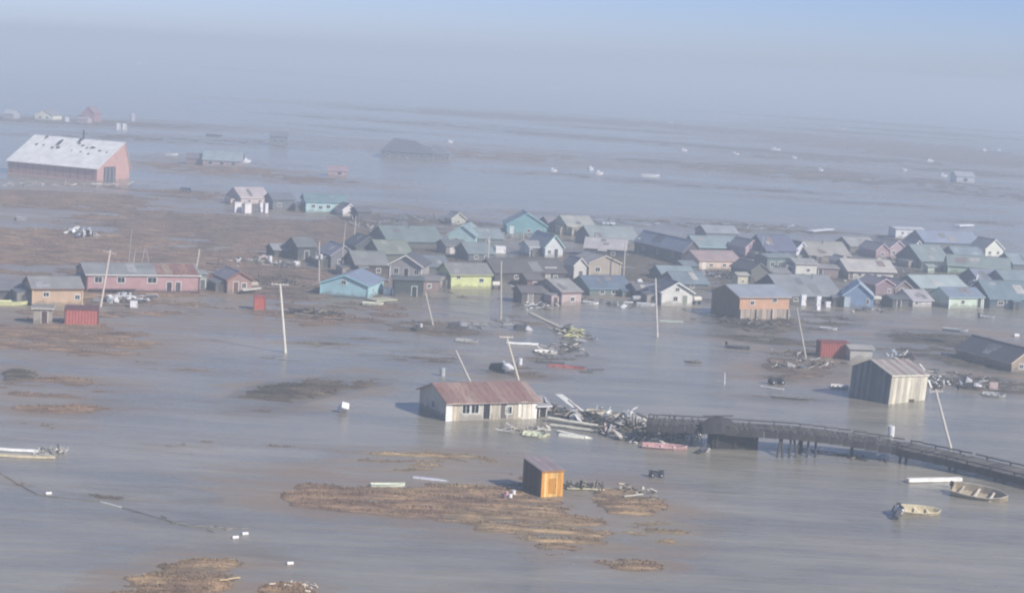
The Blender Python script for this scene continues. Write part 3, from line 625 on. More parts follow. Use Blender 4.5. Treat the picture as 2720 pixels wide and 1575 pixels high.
house('sage_roof_house', 'house under a long sage roof below the straw house', 'house', (1572, 652), 1696, 634, yaw=20, W=12, ry=600, wall='62686a', roof='8a9c9a', fascia='94a4a0')
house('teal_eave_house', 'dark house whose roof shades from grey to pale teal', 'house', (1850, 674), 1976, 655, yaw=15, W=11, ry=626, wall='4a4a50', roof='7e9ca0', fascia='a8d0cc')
house('peach_house', 'peach house with dusty pink roof', 'house', (1856, 717), 1964, 691, W=9, ry=666, wall='e0bc9c', roof='ac8884', fascia='cbb09c', wins=[('f', .3, .5, .9, .6), ('f', .62, .5, .9, .6), ('f', .88, .5, .7, .6)], doors=[('f', .12, 'e4dcd0')])
house('pink_gable_house', 'narrow pink gabled house with white door', 'house', (1979, 686), 2014, 656, axis='y', W=8, ry=638, wall='bc98a4', roof='8c8488', fascia='c8b0b8', doors=[('f', .7, 'e4dee2')])
house('olive_gable_shed', 'olive brown gabled shed behind the orange house roof', 'shed', (1994, 748), 2040, 718, axis='y', W=9, ry=700, wall='66645a', roof='5c5856', fascia='7a766e')
house('indigo_roof_house', 'grey house under an indigo roof', 'house', (2034, 692), 2114, 664, W=10, ry=624, wall='586676', roof='565e86', fascia='7a82a0', wins=[('f', .3, .5, .8, .8), ('f', .7, .5, .8, .8)])
house('white_end_gable', 'white gable-ended house touching the indigo roof', 'house', (2112, 692), 2144, 662, axis='y', W=8, ry=644, wall='dcdce4', roof='7c7c84', fascia='e4e4ea', wins=[('f', .5, .5, .7, .7)])
house('teal_store', 'flat teal grey store front below the indigo roof', 'store', (2036, 724), 2107, 684, W=6, rise=.5, wall='668282', roof='7c9090', fascia=None, wins=[('f', .2, .55, 1.0, 1.0), ('f', .5, .55, 1.0, 1.0), ('f', .8, .55, 1.0, 1.0)])
house('cream_wall_house', 'cream walled house beside the mauve brown lean-to', 'house', (2112, 737), 2168, 700, yaw=12, W=7, rise=.8, wall='dedbcb', roof='a4a298', fascia='c0bcae', wins=[('f', .6, .55, .7, .6)])
house('mauve_brown_lean_to', 'mauve brown lean-to joined to the cream walled house', 'shed', (2172, 738), 2226, 712, yaw=12, W=6, rise=.5, wall='8e7474', roof='9c948c', fascia=None, doors=[('f', .12, '4a4240')])
house('taupe_roof_house', 'house with taupe roof behind the cream walled house', 'house', (2148, 696), 2256, 676, yaw=18, W=11, ry=641, wall='8a8074', roof='a09a8c', fascia='b4ac9c', pipe=(.5, .4))
house('sand_longhouse', 'long sand coloured house with deep overhanging pale roof', 'house', (2253, 742), 2372, 716, yaw=14, W=9, ry=688, wall='d6ccbc', roof='bcb4a6', fascia='d8d2c6', over=.7, wins=[('f', .25, .5, .8, .6), ('f', .6, .5, .8, .6)], doors=[('f', .06, '6c645c')])
house('rose_house', 'rose gabled house with small white framed window', 'house', (2326, 686), 2361, 664, axis='y', W=8, ry=648, wall='a8868e', roof='8f8488', fascia='c8b4ba', wins=[('f', .5, .5, .8, .8)])
house('dusty_rose_house', 'dusty rose house with two white framed windows', 'house', (2363, 686), 2402, 657, axis='y', W=9, ry=640, wall='b2949c', roof='948a90', fascia='d0bec4', wins=[('f', .25, .5, .8, .9), ('f', .75, .5, .8, .9)])
house('small_white_gable', 'small white gabled hut with dark door under the trailer', 'hut', (2424, 684), 2450, 656, axis='y', W=6, ry=640, wall='dedee2', roof='8a8c94', fascia='e6e6ea', doors=[('f', .5, '3c3c42')])
house('white_trailer', 'long white trailer at the back of the village', 'trailer', (2378, 634), 2452, 608, yaw=15, W=5, rise=.3, wall='e0e0e6', roof='ccccd2', fascia=None, wins=[('f', .25, .6, .7, .6), ('f', .7, .6, .7, .6)], doors=[('f', .5, 'b8bcc4')])
house('grey_teal_roof_house', 'house with grey teal roof beside the long green house', 'house', (2446, 714), 2520, 692, W=11, ry=650, wall='54666a', roof='789090', fascia='889c9c')
house('green_longhouse', 'long pale green house with four small dark windows', 'house', (2518, 726), 2680, 703, yaw=-7, W=9, ry=676, wall='a6caaa', roof='7f968e', fascia='b8d0b8', wins=[('f', .38, .5, .8, .7), ('f', .5, .5, .9, .8), ('f', .66, .5, .8, .7), ('f', .85, .5, 1.1, .8)], corner='c4dcc4', wear=.15)
house('periwinkle_roof_house', 'low house under a periwinkle roof behind the green longhouse', 'house', (2456, 652), 2602, 642, yaw=15, W=12, ry=612, wall='68738a', roof='8092b2', fascia='8e9cb4')
house('white_antenna_house', 'small white gabled house beneath a tall thin mast', 'house', (2616, 686), 2663, 660, axis='y', W=7, ry=637, wall='e4e6d6', roof='84868c', fascia='eceee2', wins=[('f', .25, .55, .8, .7), ('f', .72, .55, .7, .7)], wear=.08)
house('mauve_block', 'mauve plank house at the end of the pink cottage row', 'house', (1690, 792), 1752, 770, yaw=18, W=6, ry=752, wall='7e7680', roof='6e6a74', fascia=None, wins=[('f', .3, .5, .8, .7)])
house('brown_lean_house', 'brown cabin with sagging roof between mauve shed and cabin', 'cabin', (2376, 786), 2420, 764, axis='y', W=8, ry=746, wall='7c6c70', roof='8a8288', fascia='a89ca0', doors=[('f', .4, '4c4448')], wins=[('f', .75, .5, .6, .6)])
# sheds and cabins packed between them
house('steel_roof_cabin', 'cabin with steel blue roof squeezed behind the clean white gable', 'cabin', (1796, 768), 1880, 752, yaw=20, W=9, ry=722, wall='50626c', roof='6a828c', fascia='7c9098', wins=[('f', .5, .5, .8, .6)])
house('pale_teal_shed', 'pale teal shed above the clean white gabled house', 'shed', (1760, 744), 1846, 730, yaw=18, W=8, ry=706, wall='566a70', roof='7c98a0', fascia='88a0a4')
house('ash_roof_cabin', 'cabin with ash grey roof under the moss green roof', 'cabin', (1124, 724), 1190, 706, yaw=20, W=8, ry=678, wall='4c585e', roof='667680', fascia='7c8890')
house('smoke_roof_house', 'house under a smoke grey roof behind the slim pale pole', 'house', (1244, 694), 1312, 672, yaw=22, W=9, ry=645, wall='5e6c70', roof='788a8e', fascia='8c9a9c', wins=[('f', .3, .5, .8, .7), ('f', .7, .5, .8, .7)])
house('dove_roof_house', 'house with dove grey roof before the turquoise gable', 'house', (1268, 652), 1336, 632, yaw=20, W=9, ry=606, wall='64747a', roof='7e9094', fascia='8e9c9e', wins=[('f', .4, .5, .8, .7)])
house('low_back_shed', 'low pale shed behind the dark teal-eaved house', 'shed', (1876, 632), 1960, 618, yaw=16, W=9, ry=598, wall='7a8088', roof='929aa2', fascia=None)
house('stone_roof_cabin', 'cabin with stone grey roof between taupe and rose houses', 'cabin', (2258, 670), 2326, 653, yaw=20, W=9, ry=630, wall='7a7870', roof='a09e98', fascia='aaa89e', wins=[('f', .5, .5, .8, .6)])
house('sea_roof_cabin', 'cabin with sea blue roof behind the long green house', 'cabin', (2540, 694), 2612, 680, yaw=15, W=9, ry=655, wall='566c74', roof='74929c', fascia='869ca4')
house('fog_roof_cabin', 'cabin with fog blue roof beyond the long green house end', 'cabin', (2690, 716), 2770, 700, yaw=15, W=9, ry=672, wall='5c707a', roof='829aa2', fascia='90a4aa')
house('violet_roof_cabin', 'cabin with violet grey roof under the long green house', 'cabin', (2600, 760), 2684, 744, yaw=18, W=9, ry=714, wall='566474', roof='7c88a0', fascia='8c96a8')
house('tiny_mint_privy', 'tiny mint privy beside the long green house', 'privy', (2464, 726), 2482, 708, W=2, rise=.4, wall='b4ccb4', roof='90a498', fascia=None)
house('umber_shed', 'umber shed between the dark longhouse and beige house', 'shed', (1440, 742), 1486, 716, yaw=20, W=6, rise=1.0, wall='6c5a54', roof='76706c', fascia=None, doors=[('f', .4, '9c948c')])
house('brick_hut', 'dull red hut before the dark longhouse wall', 'hut', (1400, 764), 1440, 742, yaw=20, W=5, rise=.9, wall='7a4c4e', roof='6c6664', fascia=None, wins=[('f', .5, .5, .7, .6)])
house('iron_shed', 'iron grey shed between the long hall and peach house', 'shed', (1816, 728), 1852, 706, yaw=22, W=6, rise=.8, wall='5a6c76', roof='6f8288', fascia=None)
house('khaki_hut', 'khaki hut squeezed before the teal store front', 'hut', (2052, 744), 2096, 724, yaw=18, W=5, rise=.8, wall='7c7868', roof='8c8a80', fascia=None, doors=[('f', .5, '4c4a42')])
house('chalk_hut', 'chalk white hut between the taupe and sand roofs', 'hut', (2226, 712), 2254, 692, yaw=18, axis='y', W=5, ry=682, wall='d4d2cc', roof='9a968e', fascia='dcdad4', doors=[('f', .5, '5c5a56')])
# --- the back edge, towards the sea
house('stilt_house', 'pinkish white house raised on white piers beyond the village', 'house', (640, 545), 712, 524, yaw=40, W=8, ry=498, wall='ccb4b0', roof='b8a4a4', fascia='ece4e0', wins=[('f', .3, .5, .8, .7), ('f', .7, .5, .8, .7)], base=0.2)
for k, x_ in enumerate((630, 657, 692, 706)):
    o = thing('white_pier_block', ['broad white pier block at the outer end of the raised pinkish house', 'broad white pier block, second under the raised pinkish house', 'slim white pier block, third under the raised pinkish house', 'slim white pier block towards the dark slate shed'][k], 'pier', at(x_, 563 + (k % 2) * 3), R(30), 'pier blocks under the raised house')
    MB().box((0, 0, 1.0), (2.0 if k < 2 else .9, 1.2, 3.4)).build('block', plain('e8e4e4'), o); MB().box((0, 0, 2.78), (2.2 if k < 2 else 1.1, 1.4, .16)).build('cap', plain('d0cccc'), o)
house('slate_shed', 'dark slate shed between the stilt house and the cyan hall', 'shed', (724, 558), 782, 530, W=8, rise=1.5, wall='666c78', roof='6a7280', fascia=None, wins=[('f', .3, .5, 1.0, .8)])
house('cyan_hall', 'pale cyan hall with teal roof and row of small windows', 'hall', (812, 565), 920, 535, yaw=14, W=11, ry=514, wall='a4d8da', roof='5f949a', fascia='78a8ac', wins=[('f', .18, .6, 1.0, .8), ('f', .36, .5, 1.0, .8), ('f', .55, .6, 1.0, .8), ('f', .78, .6, 1.2, .8)], wear=.1)
house('white_corner_hut', 'white gabled hut at the corner of the cyan hall', 'hut', (910, 574), 946, 556, axis='y', W=6, ry=543, wall='e2dcdc', roof='6c6870', fascia='ece8e8', wins=[('f', .5, .5, .8, .7)])
house('plum_shed', 'dark plum shed beside the white gabled hut', 'shed', (950, 588), 985, 562, W=6, rise=1.0, wall='58545e', roof='6a6670', fascia=None)
# the great warehouse
t_, ld = house('warehouse', 'great red warehouse with a white roof spotted with holes', 'warehouse', (20, 461), 257, 426, yaw=-26, W=17, ry=359, rise=6, wall='cc9080', roof='f6f4ec', fascia='d8cfc4', over=.5, wear=.15, skirt=('d4a8a0', .6), ridge=.82)
L, W, H, rise = ld
kk = rise / (W * .82)
rg = random.Random(3)
for fx, fy, sx, sy in [(.14, .73, 1.0, 2.2), (.12, .5, .8, 1.2), (.2, .5, .6, 1.0), (.34, .6, 1.1, 3.6), (.32, .45, .8, 1.6), (.38, .47, 1.2, 1.4), (.53, .72, .9, 4.0), (.56, .62, .7, 1.4), (.61, .58, 1.0, 1.2), (.68, .52, .7, 1.2), (.74, .55, 1.6, 1.4), (.66, .4, .7, .8), (.76, .36, .9, 1.0), (.84, .48, 1.0, 1.0), (.93, .45, .8, .8), (.55, .42, .5, .6)]:
    x_ = fx * L; y_ = fy * W * 1.05
    pts = []
    for q_ in range(9):
        a = q_ / 9 * 6.283; rr = rg.uniform(.55, 1.1); px, py = x_ + math.cos(a) * sx * rr * .8, y_ + math.sin(a) * sy * rr * .55
        py = min(py, W * .81); pts.append(Vector((px, py, H + py * kk + .152)))
    MB().extrude(pts, (0, 0, .03)).build('torn_patch', plain('3c3c3a', .8), t_)
for k in range(12):
    MB().box((L * (k + .5) / 12, -.03, H * .5 + .3), (.18, .06, H - .6)).build('rib', paint('9c4c48'), t_)
d_ = MB().box((L + .06, W * .38, 2.4), (.16, 6.0, 4.8)).build('cargo_door', plain('4c4a50', .6), t_)
for k in range(3): MB().box((L + .16, W * .38 - 2.0 + k * 2.0, 2.4), (.06, .4, 4.4)).build('door_rail', plain('8a8a90', .5), d_)
MB().tube([(L * .55, W * .80, H + rise - .5), (L * .55, W * .80, H + rise + 3.0)], .3, 8).build('roof_vent', plain('3c3c3e', .6), t_)

# --- nearer things: the red-roofed house in the water
t_, ld = house('red_roof_house', 'flooded cream house with rusty red roof and torn end', 'house', (1188, 1118), 1425, 1069, yaw=25, xl=1113, ry=1019, wall='cbc2ac', roof='a07460', rust=.25, fascia='c9b0a4', over=.42, wins=[('f', .20, .62, 1.0, 1.1), ('f', .30, .62, 1.0, 1.1), ('f', .68, .5, .8, .9), ('l', .5, .55, .9, .9)], doors=[('f', .43, '2c2a2a'), ('f', .62, '6a625a')], wear=.5)
L, W, H, rise = ld; kk = rise / (W / 2)
rg = random.Random(5)
n = 14
for k in range(n):          # the roofing sheets, each its own, some shifted
    x0 = -.42 + (L + .84) * k / n; w_ = (L + .84) / n - .03; lo = -.46 - rg.uniform(0, .12); hi = W / 2 - .12; dz = .162 + rg.uniform(0, .02)
    MB().extrude([Vector((x0, lo, H + lo * kk + dz)), Vector((x0 + w_, lo, H + lo * kk + dz)), Vector((x0 + w_, hi, H + hi * kk + dz)), Vector((x0, hi, H + hi * kk + dz))], (0, 0, .03)).build('roof_sheet', metal_roof(['a87860', '9c6854', 'b0846c', 'b48c74', '986450'][rg.randrange(5)], .35), t_)
n = 30
for k in range(n):          # front siding boards
    x0 = L * k / n + .01; w_ = L / n - .03
    if any(abs((x0 + w_ / 2) / L - u) * L < g for u, g in ((.20, .72), (.30, .72), (.43, .7), (.62, .7), (.68, .7))): continue
    white = k == 0 or k > 24
    MB().box((x0 + w_ / 2, -.022, H / 2 - .22), (w_, .03, H + .36)).build('siding_board', wood('ebe7dc' if white else 'cac0aa', .25), t_)
MB().box((.12, -.09, H / 2 - .3), (.85, .12, H + .4)).build('white_corner_panel', plain('efeee8', .55), t_)
for k in range(4):
    MB().box((L * (.8 + .05 * k), -.07, H * .55), (.42, .05, H * .9)).build('white_panel', plain(['f0ede2', 'e4decf', 'd8d0be', 'ece6d8'][k], .6), t_)
# its torn lean-to end
e_, ld2 = house('torn_lean_to', 'torn grey lean-to at the broken end of the red-roofed house', 'shed', (1430, 1110), 1452, 1076, yaw=25, W=5, rise=.7, wall='8c857c', roof='9c9a98', fascia='d8d8dc', rust=.1, doors=[('f', .5, '2e2826')], over=.5)
L2, W2, H2, r2 = ld2
for k in range(5):
    o = MB().box((0, 0, 0), (.5, 2.4, .05)).build('bent_sheet', metal_roof('b4b2b0', .1), e_); o.location = (L2 + .3 + .25 * k, 1.2 + .5 * k, H2 + .5 - .35 * k); o.rotation_euler = (R(10 + 8 * k), R(35 + 10 * k), R(8 * k - 12))

# orange shed on the grass, made of boards
def plank_shed(name, label, pl, xr, ey, xl, yaw, cols_f, cols_l_shaded, roofcol, rust, rise_back, npl, npr, axis, ry=None, tilt=(0, 0), base=-.3):
    p0 = at(*pl); p0.z = max(0, ground_z(p0.x, p0.y)) * .5; yw = R(yaw)
    ex = Vector((math.cos(yw), math.sin(yw), 0)); ey_ = Vector((-math.sin(yw), math.cos(yw), 0)); up = Vector((0, 0, 1))
    L = solve(lambda t: proj(p0 + ex * t)[0], xr, .2, 40); W = solve(lambda t: proj(p0 + ey_ * t)[0], xl, .2, 40); H = solve(lambda t: proj(p0 + up * t)[1], ey, .1, 20)
    t = thing(name, label, 'shed', p0, yw, None, tilt)
    HOUSES.append((label, L, W, H, rise_back))
    rg = random.Random(len(label))
    def top(y):           # height of the side wall at depth y
        if axis == 'mono': return H + rise_back * y / W
        r_ = W * .55; return H + rise_back * (y / r_ if y < r_ else (W - y) / (W - r_))
    prof = [Vector((.03, .03, base)), Vector((.03, W - .03, base)), Vector((.03, W - .03, top(W) - .05))] + ([Vector((.03, W * .55, top(W * .55) - .05))] if axis != 'mono' else []) + [Vector((.03, .03, H - .05))]
    MB().extrude(prof, (L - .06, 0, 0)).build('frame_wall', wood('3c342c'), t)
    for k in range(npl):
        x0 = L * k / npl; w_ = L / npl - .025; lo = base + rg.uniform(-.02, .1)
        MB().box((x0 + w_ / 2, -.02 - rg.uniform(0, .012), (H + lo) / 2), (w_, .045, H - lo)).build('plank', wood(cols_f[rg.randrange(len(cols_f))], .3), t)
    for k in range(npr):
        y0 = W * k / npr; w_ = W / npr - .025; y1 = y0 + w_
        q0, q1 = top(y0) - .03, top(y1) - .03
        d_ = -.02 - rg.uniform(0, .012)
        MB().extrude([Vector((d_, y0, base)), Vector((d_, y1, base)), Vector((d_, y1, q1)), Vector((d_, y0, q0))], (.045, 0, 0)).build('plank', wood(cols_l_shaded[rg.randrange(len(cols_l_shaded))], .3), t)
    ov = .22 if axis != 'mono' else .07; ns = 9
    segs = [(-ov, W + ov)] if axis == 'mono' else [(-ov, W * .55), (W * .55, W + ov)]
    rf = None
    for a, b_ in segs:
        za = top(max(a, 0)) if a >= 0 else H - ov * (top(.1) - H) / .1; zb = top(min(b_, W)) + (0 if b_ <= W else (top(W) - top(W - .1)) / .1 * ov)
        for k in range(ns):
            x0 = -ov + (L + 2 * ov) * k / ns; w_ = (L + 2 * ov) / ns - .015; j = rg.uniform(0, .02)
            MB().extrude([Vector((x0, a, za + .02 + j)), Vector((x0 + w_, a, za + .02 + j)), Vector((x0 + w_, b_, zb + .02 + j)), Vector((x0, b_, zb + .02 + j))], (0, 0, .05)).build('roof_sheet', metal_roof(roofcol[rg.randrange(len(roofcol))], rust[rg.randrange(len(rust))]), t)
    MB().box((L / 2, -ov - .02, H - .05), (L + 2 * ov, .04, .2)).build('fascia', wood('cfc9ba' if axis != 'mono' else '9c7048'), t)
    return t, (L, W, H)
ts, dd = plank_shed('orange_shed', 'tall orange plank shed alone on the grassy islet', (1436, 1320), 1494, 1252, 1387, 27, ['dca44c', 'e6b868', 'd09440', 'eec684'], ['6c5a4c', '766050', '5e4e44'], ['a08a88', '947c7c'], [.1, .2], .55, 8, 8, 'mono')  # end wall planks dark brown: that side's shade painted into their colour
MB().box((dd[0] * .5, -.075, dd[2] * .42), (.9, .04, 1.7)).build('door', wood('cc923c', .3), ts)
MB().box((dd[0] * .5 + .35, -.11, dd[2] * .42), (.06, .04, .16)).build('handle', plain('2c2824'), ts)
ts, dd = plank_shed('grey_plank_shed', 'big weathered grey plank shed with rust streaked roof in the water', (2359, 1074), 2456, 997, 2254, 42, ['d0cab8', 'bfb9a8', 'dcd6c4', 'b0ab9c'], ['6f767a', '646b70', '7a8084', '5a6166'], ['a89c8c', '9c9284', '94786a', 'a8a094'], [.05, .2, .5], 1.6, 11, 14, 'gable', tilt=(R(1.5), R(3)))  # front planks pale as lit, end planks darker: light and shade in the colours
MB().box((dd[0] * .62, -.09, .5), (1.3, .03, .35)).build('missing_board', plain('4a3a2c', .9), ts)
house('sunken_dark_house', 'dark roofed house sunk to its eaves with tan gable', 'house', (2686, 988), 2770, 962, yaw=24, axis='y', xl=2540, ry=928, wall='a88f74', roof='54575e', fascia='c8b8a4', wins=[('f', .3, .55, .8, .7)], doors=[('f', .7, '8a5a3c')])

# ------------------------------------------------------------------ utility poles
def pole(label, base_px, top_px, r=.17, arm=None, arm2=None, transformer=False, light=None, col='b9b4aa', hidden=False):
    """base and top read off the photograph; the pole leans in the plane facing the viewer"""
    p0 = at(*base_px); d = ray(*top_px); t_ = (p0.y - CAM.y) / d.y; p1 = CAM + d * t_
    t = thing('utility_pole', label, 'pole', p0, 0, 'utility poles leaning through the flooded village')
    v = p1 - p0; pm = wood(col, .25)
    MB().tube([-v.normalized() * .6, v * .5, v], [r * 1.15, r, r * .8], 10).build('shaft', pm, t)
    u = v.normalized()
    if arm:
        ax, dz, ln, slope = arm
        a = Vector((math.cos(R(ax)), math.sin(R(ax)), slope)).normalized(); c = v - u * dz
        MB().tube([c - a * ln / 2 + Vector((0, -.1, 0)), c + a * ln / 2 + Vector((0, -.1, 0))], .075, 6).build('crossarm', pm, t)
        for s_ in (-.45, -.2, .2, .45):
            q_ = c + a * ln * s_ + Vector((0, -.1, 0))
            MB().tube([q_, q_ + u * .12, q_ + u * .22], [.05, .07, .03], 6).build('insulator', plain('d8d4cc', .3), t)
    if arm2:
        ax, dz, ln, slope = arm2
        a = Vector((math.cos(R(ax)), math.sin(R(ax)), slope)).normalized(); c = v - u * dz
        MB().tube([c, c + a * ln], [.08, .06], 6).build('side_arm', plain('c9c9cc', .5), t)
        MB().box(c + a * (ln + .25), (.7, .3, .18)).build('lamp_head', plain('d6d6cc', .4), t)
    if transformer:
        c = v * .62 + Vector((.42, -.1, 0)); MB().tube([c - Vector((0, 0, .5)), c - Vector((0, 0, .46)), c + Vector((0, 0, .45)), c + Vector((0, 0, .55))], [.25, .32, .32, .2], 12).build('transformer', plain('cfd0d0', .5), t)
        c = v * .6 + Vector((-.4, -.1, 0)); MB().box(c, (.5, .4, .6)).build('meter_box', plain('d8d8d6', .5), t)
    return t
pole('tall pole with T crossarm standing alone in the open water', (758, 937), (744, 754), arm=(5, .12, 2.7, 0), r=.2, col='cfc9bd')
pole('straight bare pole in the water before the yellow house', (1330, 846), (1331, 694), r=.19)
pole('pole with one slanting side arm beside the white gabled house', (1746, 895), (1741, 739), arm2=(188, 1.0, 2.2, -.25), r=.19, col='c8c4be')
pole('leaning pole below the orange house with debris at its foot', (2140, 950), (2116, 818), r=.16)
pole('short leaning pole before the red brown shed', (1150, 864), (1130, 776), r=.13)
pole('leaning pole rising behind the red roof, without crossarm', (1262, 1042), (1210, 930), r=.16)
pole('leaning pole with crossarm behind the red roof ridge', (1386, 1040), (1345, 893), arm=(8, .15, 2.0, 0), r=.16, col='cfc6b4')
pole('leaning pole with short crossarm beside the boardwalk bridge', (2526, 1192), (2485, 1034), arm=(10, .3, 1.8, .05), r=.16, col='cfcac0')
pole('slim pale pole behind the roof of the yellow house', (1295, 742), (1299, 626), r=.15)
pole('street light pole with bright bracket above the beige house', (1656, 742), (1661, 645), arm2=(-15, .3, 3.2, .5), r=.15)
pole('pole with transformer beside the cyan house', (847, 748), (848, 641), transformer=True, r=.17)
pole('slim pole behind the cyan house roof', (905, 722), (918, 592), r=.14)
pole('grey pole beside the white corner hut', (938, 660), (946, 574), r=.13)
pole('leaning pole with crossarms before the long pink building', (267, 815), (293, 664), arm=(10, .5, 2.3, -.2), r=.18, col='cdbfb4')
pole('thin far pole on the tundra behind the long pink building', (341, 705), (350, 608), r=.1, col='a8a49c')
pole('stubby tilted pole at the end of the pink roof', (516, 742), (530, 662), r=.17, col='cfc8be')
pole('pale green pole between the pink gable and the indigo roof', (2021, 690), (2028, 626), r=.14, col='a4b4ac')
pole('slim post in front of the turquoise house', (1388, 678), (1391, 608), r=.13)
pole('thin mast rising behind the small white antenna house', (2630, 672), (2632, 560), r=.09, col='b4b8bc')
pole('little white marker pole in the open water', (1924, 1020), (1925, 990), r=.12, col='e8e8e8')

# drying rack on the tundra
t = thing('fish_rack', 'thin A-frame drying rack behind the long pink building', 'rack', at(385, 712), 0)
for x0, x1 in ((-1.0, -.2), (1.0, .1), (-2.6, -2.1)):
    MB().tube([(x0, 0, -.3), (x1, .3, 4.0)], .09, 6).build('leg', wood('b0a8a4'), t)
MB().tube([(-2.3, .2, 3.2), (.6, .2, 3.4)], .06, 6).build('crossbar', wood('a8a09c'), t)

# ------------------------------------------------------------------ boardwalk bridge
path = [(1720, 1118), (1850, 1124), (2000, 1134), (2113, 1141), (2250, 1158), (2385, 1181), (2549, 1216), (2740, 1262), (2900, 1305)]
ZD = 1.7
PZ = [2.6, 2.8, 2.8, 2.8, 2.4, 1.9, 1.5, 1.2, 1.1]          # the deck dips towards the far shore end
pts = [at(p[0], p[1], z_) for p, z_ in zip(path, PZ)]
cum = [0.0]
for a, b_ in zip(pts, pts[1:]): cum.append(cum[-1] + (b_ - a).length)
def along(s):
    for i in range(len(cum) - 1):
        if s <= cum[i + 1] or i == len(cum) - 2:
            f = (s - cum[i]) / (cum[i + 1] - cum[i]); return pts[i].lerp(pts[i + 1], f), (pts[i + 1] - pts[i]).normalized()
br = thing('boardwalk_bridge', 'dark timber boardwalk bridge running out over the flood water', 'bridge', (0, 0, 0))
WD = 5.0; total = cum[-1]; nplank = 180; st = total / nplank
pm_ = [MB().box((0, 0, 0), (st * .86, WD, .07)).mesh('plank', wood(c)) for c in ('605c58', '524e4b', '6c6864')]
rg = random.Random(11)
for k in range(nplank):
    p, d = along((k + .5) * st); link('plank', pm_[rg.randrange(3)], br, p + Vector((0, 0, rg.uniform(-.015, .015))), (0, 0, math.atan2(d.y, d.x) + rg.uniform(-.02, .02)))
nseg = 36; sg = total / nseg
bw = wood('4a4745'); rail_m = wood('5f5a56')
for k in range(nseg):
    (a, d), (b_, _) = along(k * sg), along((k + 1) * sg); nrm = Vector((-d.y, d.x, 0)); ln = (b_ - a).length; mid = (a + b_) / 2; rz = math.atan2((b_ - a).y, (b_ - a).x)
    for s_ in (-1, 1):
        o = nrm * (WD / 2 - .12) * s_
        MB().box((0, 0, 0), (ln - .06, .24, .8)).build('beam', bw, br); bpy.context.scene.collection.objects[-1].location = mid + o + Vector((0, 0, -.45)); bpy.context.scene.collection.objects[-1].rotation_euler.z = rz
        for zz in (.42,):
            q_ = MB().box((0, 0, 0), (ln - .015, .16, .16)).build('rail', rail_m, br); q_.location = mid + o + Vector((0, 0, zz)); q_.rotation_euler.z = rz
        if k % 2 == 0:
            q_ = MB().box((0, 0, 0), (.16, .16, .5)).build('rail_post', rail_m, br); q_.location = a + o + Vector((0, 0, .2)); q_.rotation_euler.z = rz
    if 7 <= k <= 35 and k % 4 == 0:
        for s_ in (-1, 1):
            MB().tube([a + nrm * .95 * s_ + Vector((0, 0, -.06)), a + nrm * 1.15 * s_ + Vector((0, 0, -a.z - .8))], .17, 8).build('pile', bw, br)
for x_, dx in ((2062, -14), (2080, 4), (2096, -6), (2118, 10), (2142, -8), (2166, -2), (2108, -22)):   # raked piles where the bridge stands highest
    p = at(x_, 1218); q_ = at(x_ - dx, 1152, 2.3)
    MB().tube([p - Vector((0, 0, .6)), q_], .14, 8).build('raked_pile', bw, br)
# wreck on the bridge
t = thing('upturned_hull', 'dark upturned wooden hull lying across the bridge', 'hull', at(1905, 1146, 2.2), R(20))
rings = []
for f, wv, hv in ((-2.4, .9, 1.1), (-1.2, 1.35, 1.7), (0, 1.5, 2.0), (1.4, 1.1, 1.7), (2.6, .12, 1.0)):
    rings.append([Vector((f, -wv, 0)), Vector((f, -wv * .8, hv * .55)), Vector((f, -wv * .15, hv)), Vector((f, wv * .15, hv)), Vector((f, wv * .8, hv * .55)), Vector((f, wv, 0))])
MB().rings(rings).build('hull', wood('3b3a3c'), t)
MB().box((0, 0, 2.02), (4.2, .12, .14)).build('keel', wood('4a484a'), t)
t = thing('crib_abutment', 'dark timber crib abutment where the bridge breaks off', 'crib', at(1945, 1188, 0), R(8))
for k in range(5):
    for s_ in (-1, 1):
        MB().box((0, s_ * 1.2, .15 + k * .34), (6.0, .3, .28)).build('log', wood('3f3c3a'), t)
    for s_ in (-1, 0, 1):
        MB().box((s_ * 2.4, 0, .31 + k * .34), (.3, 3.0, .28)).build('crosslog', wood('484442'), t)

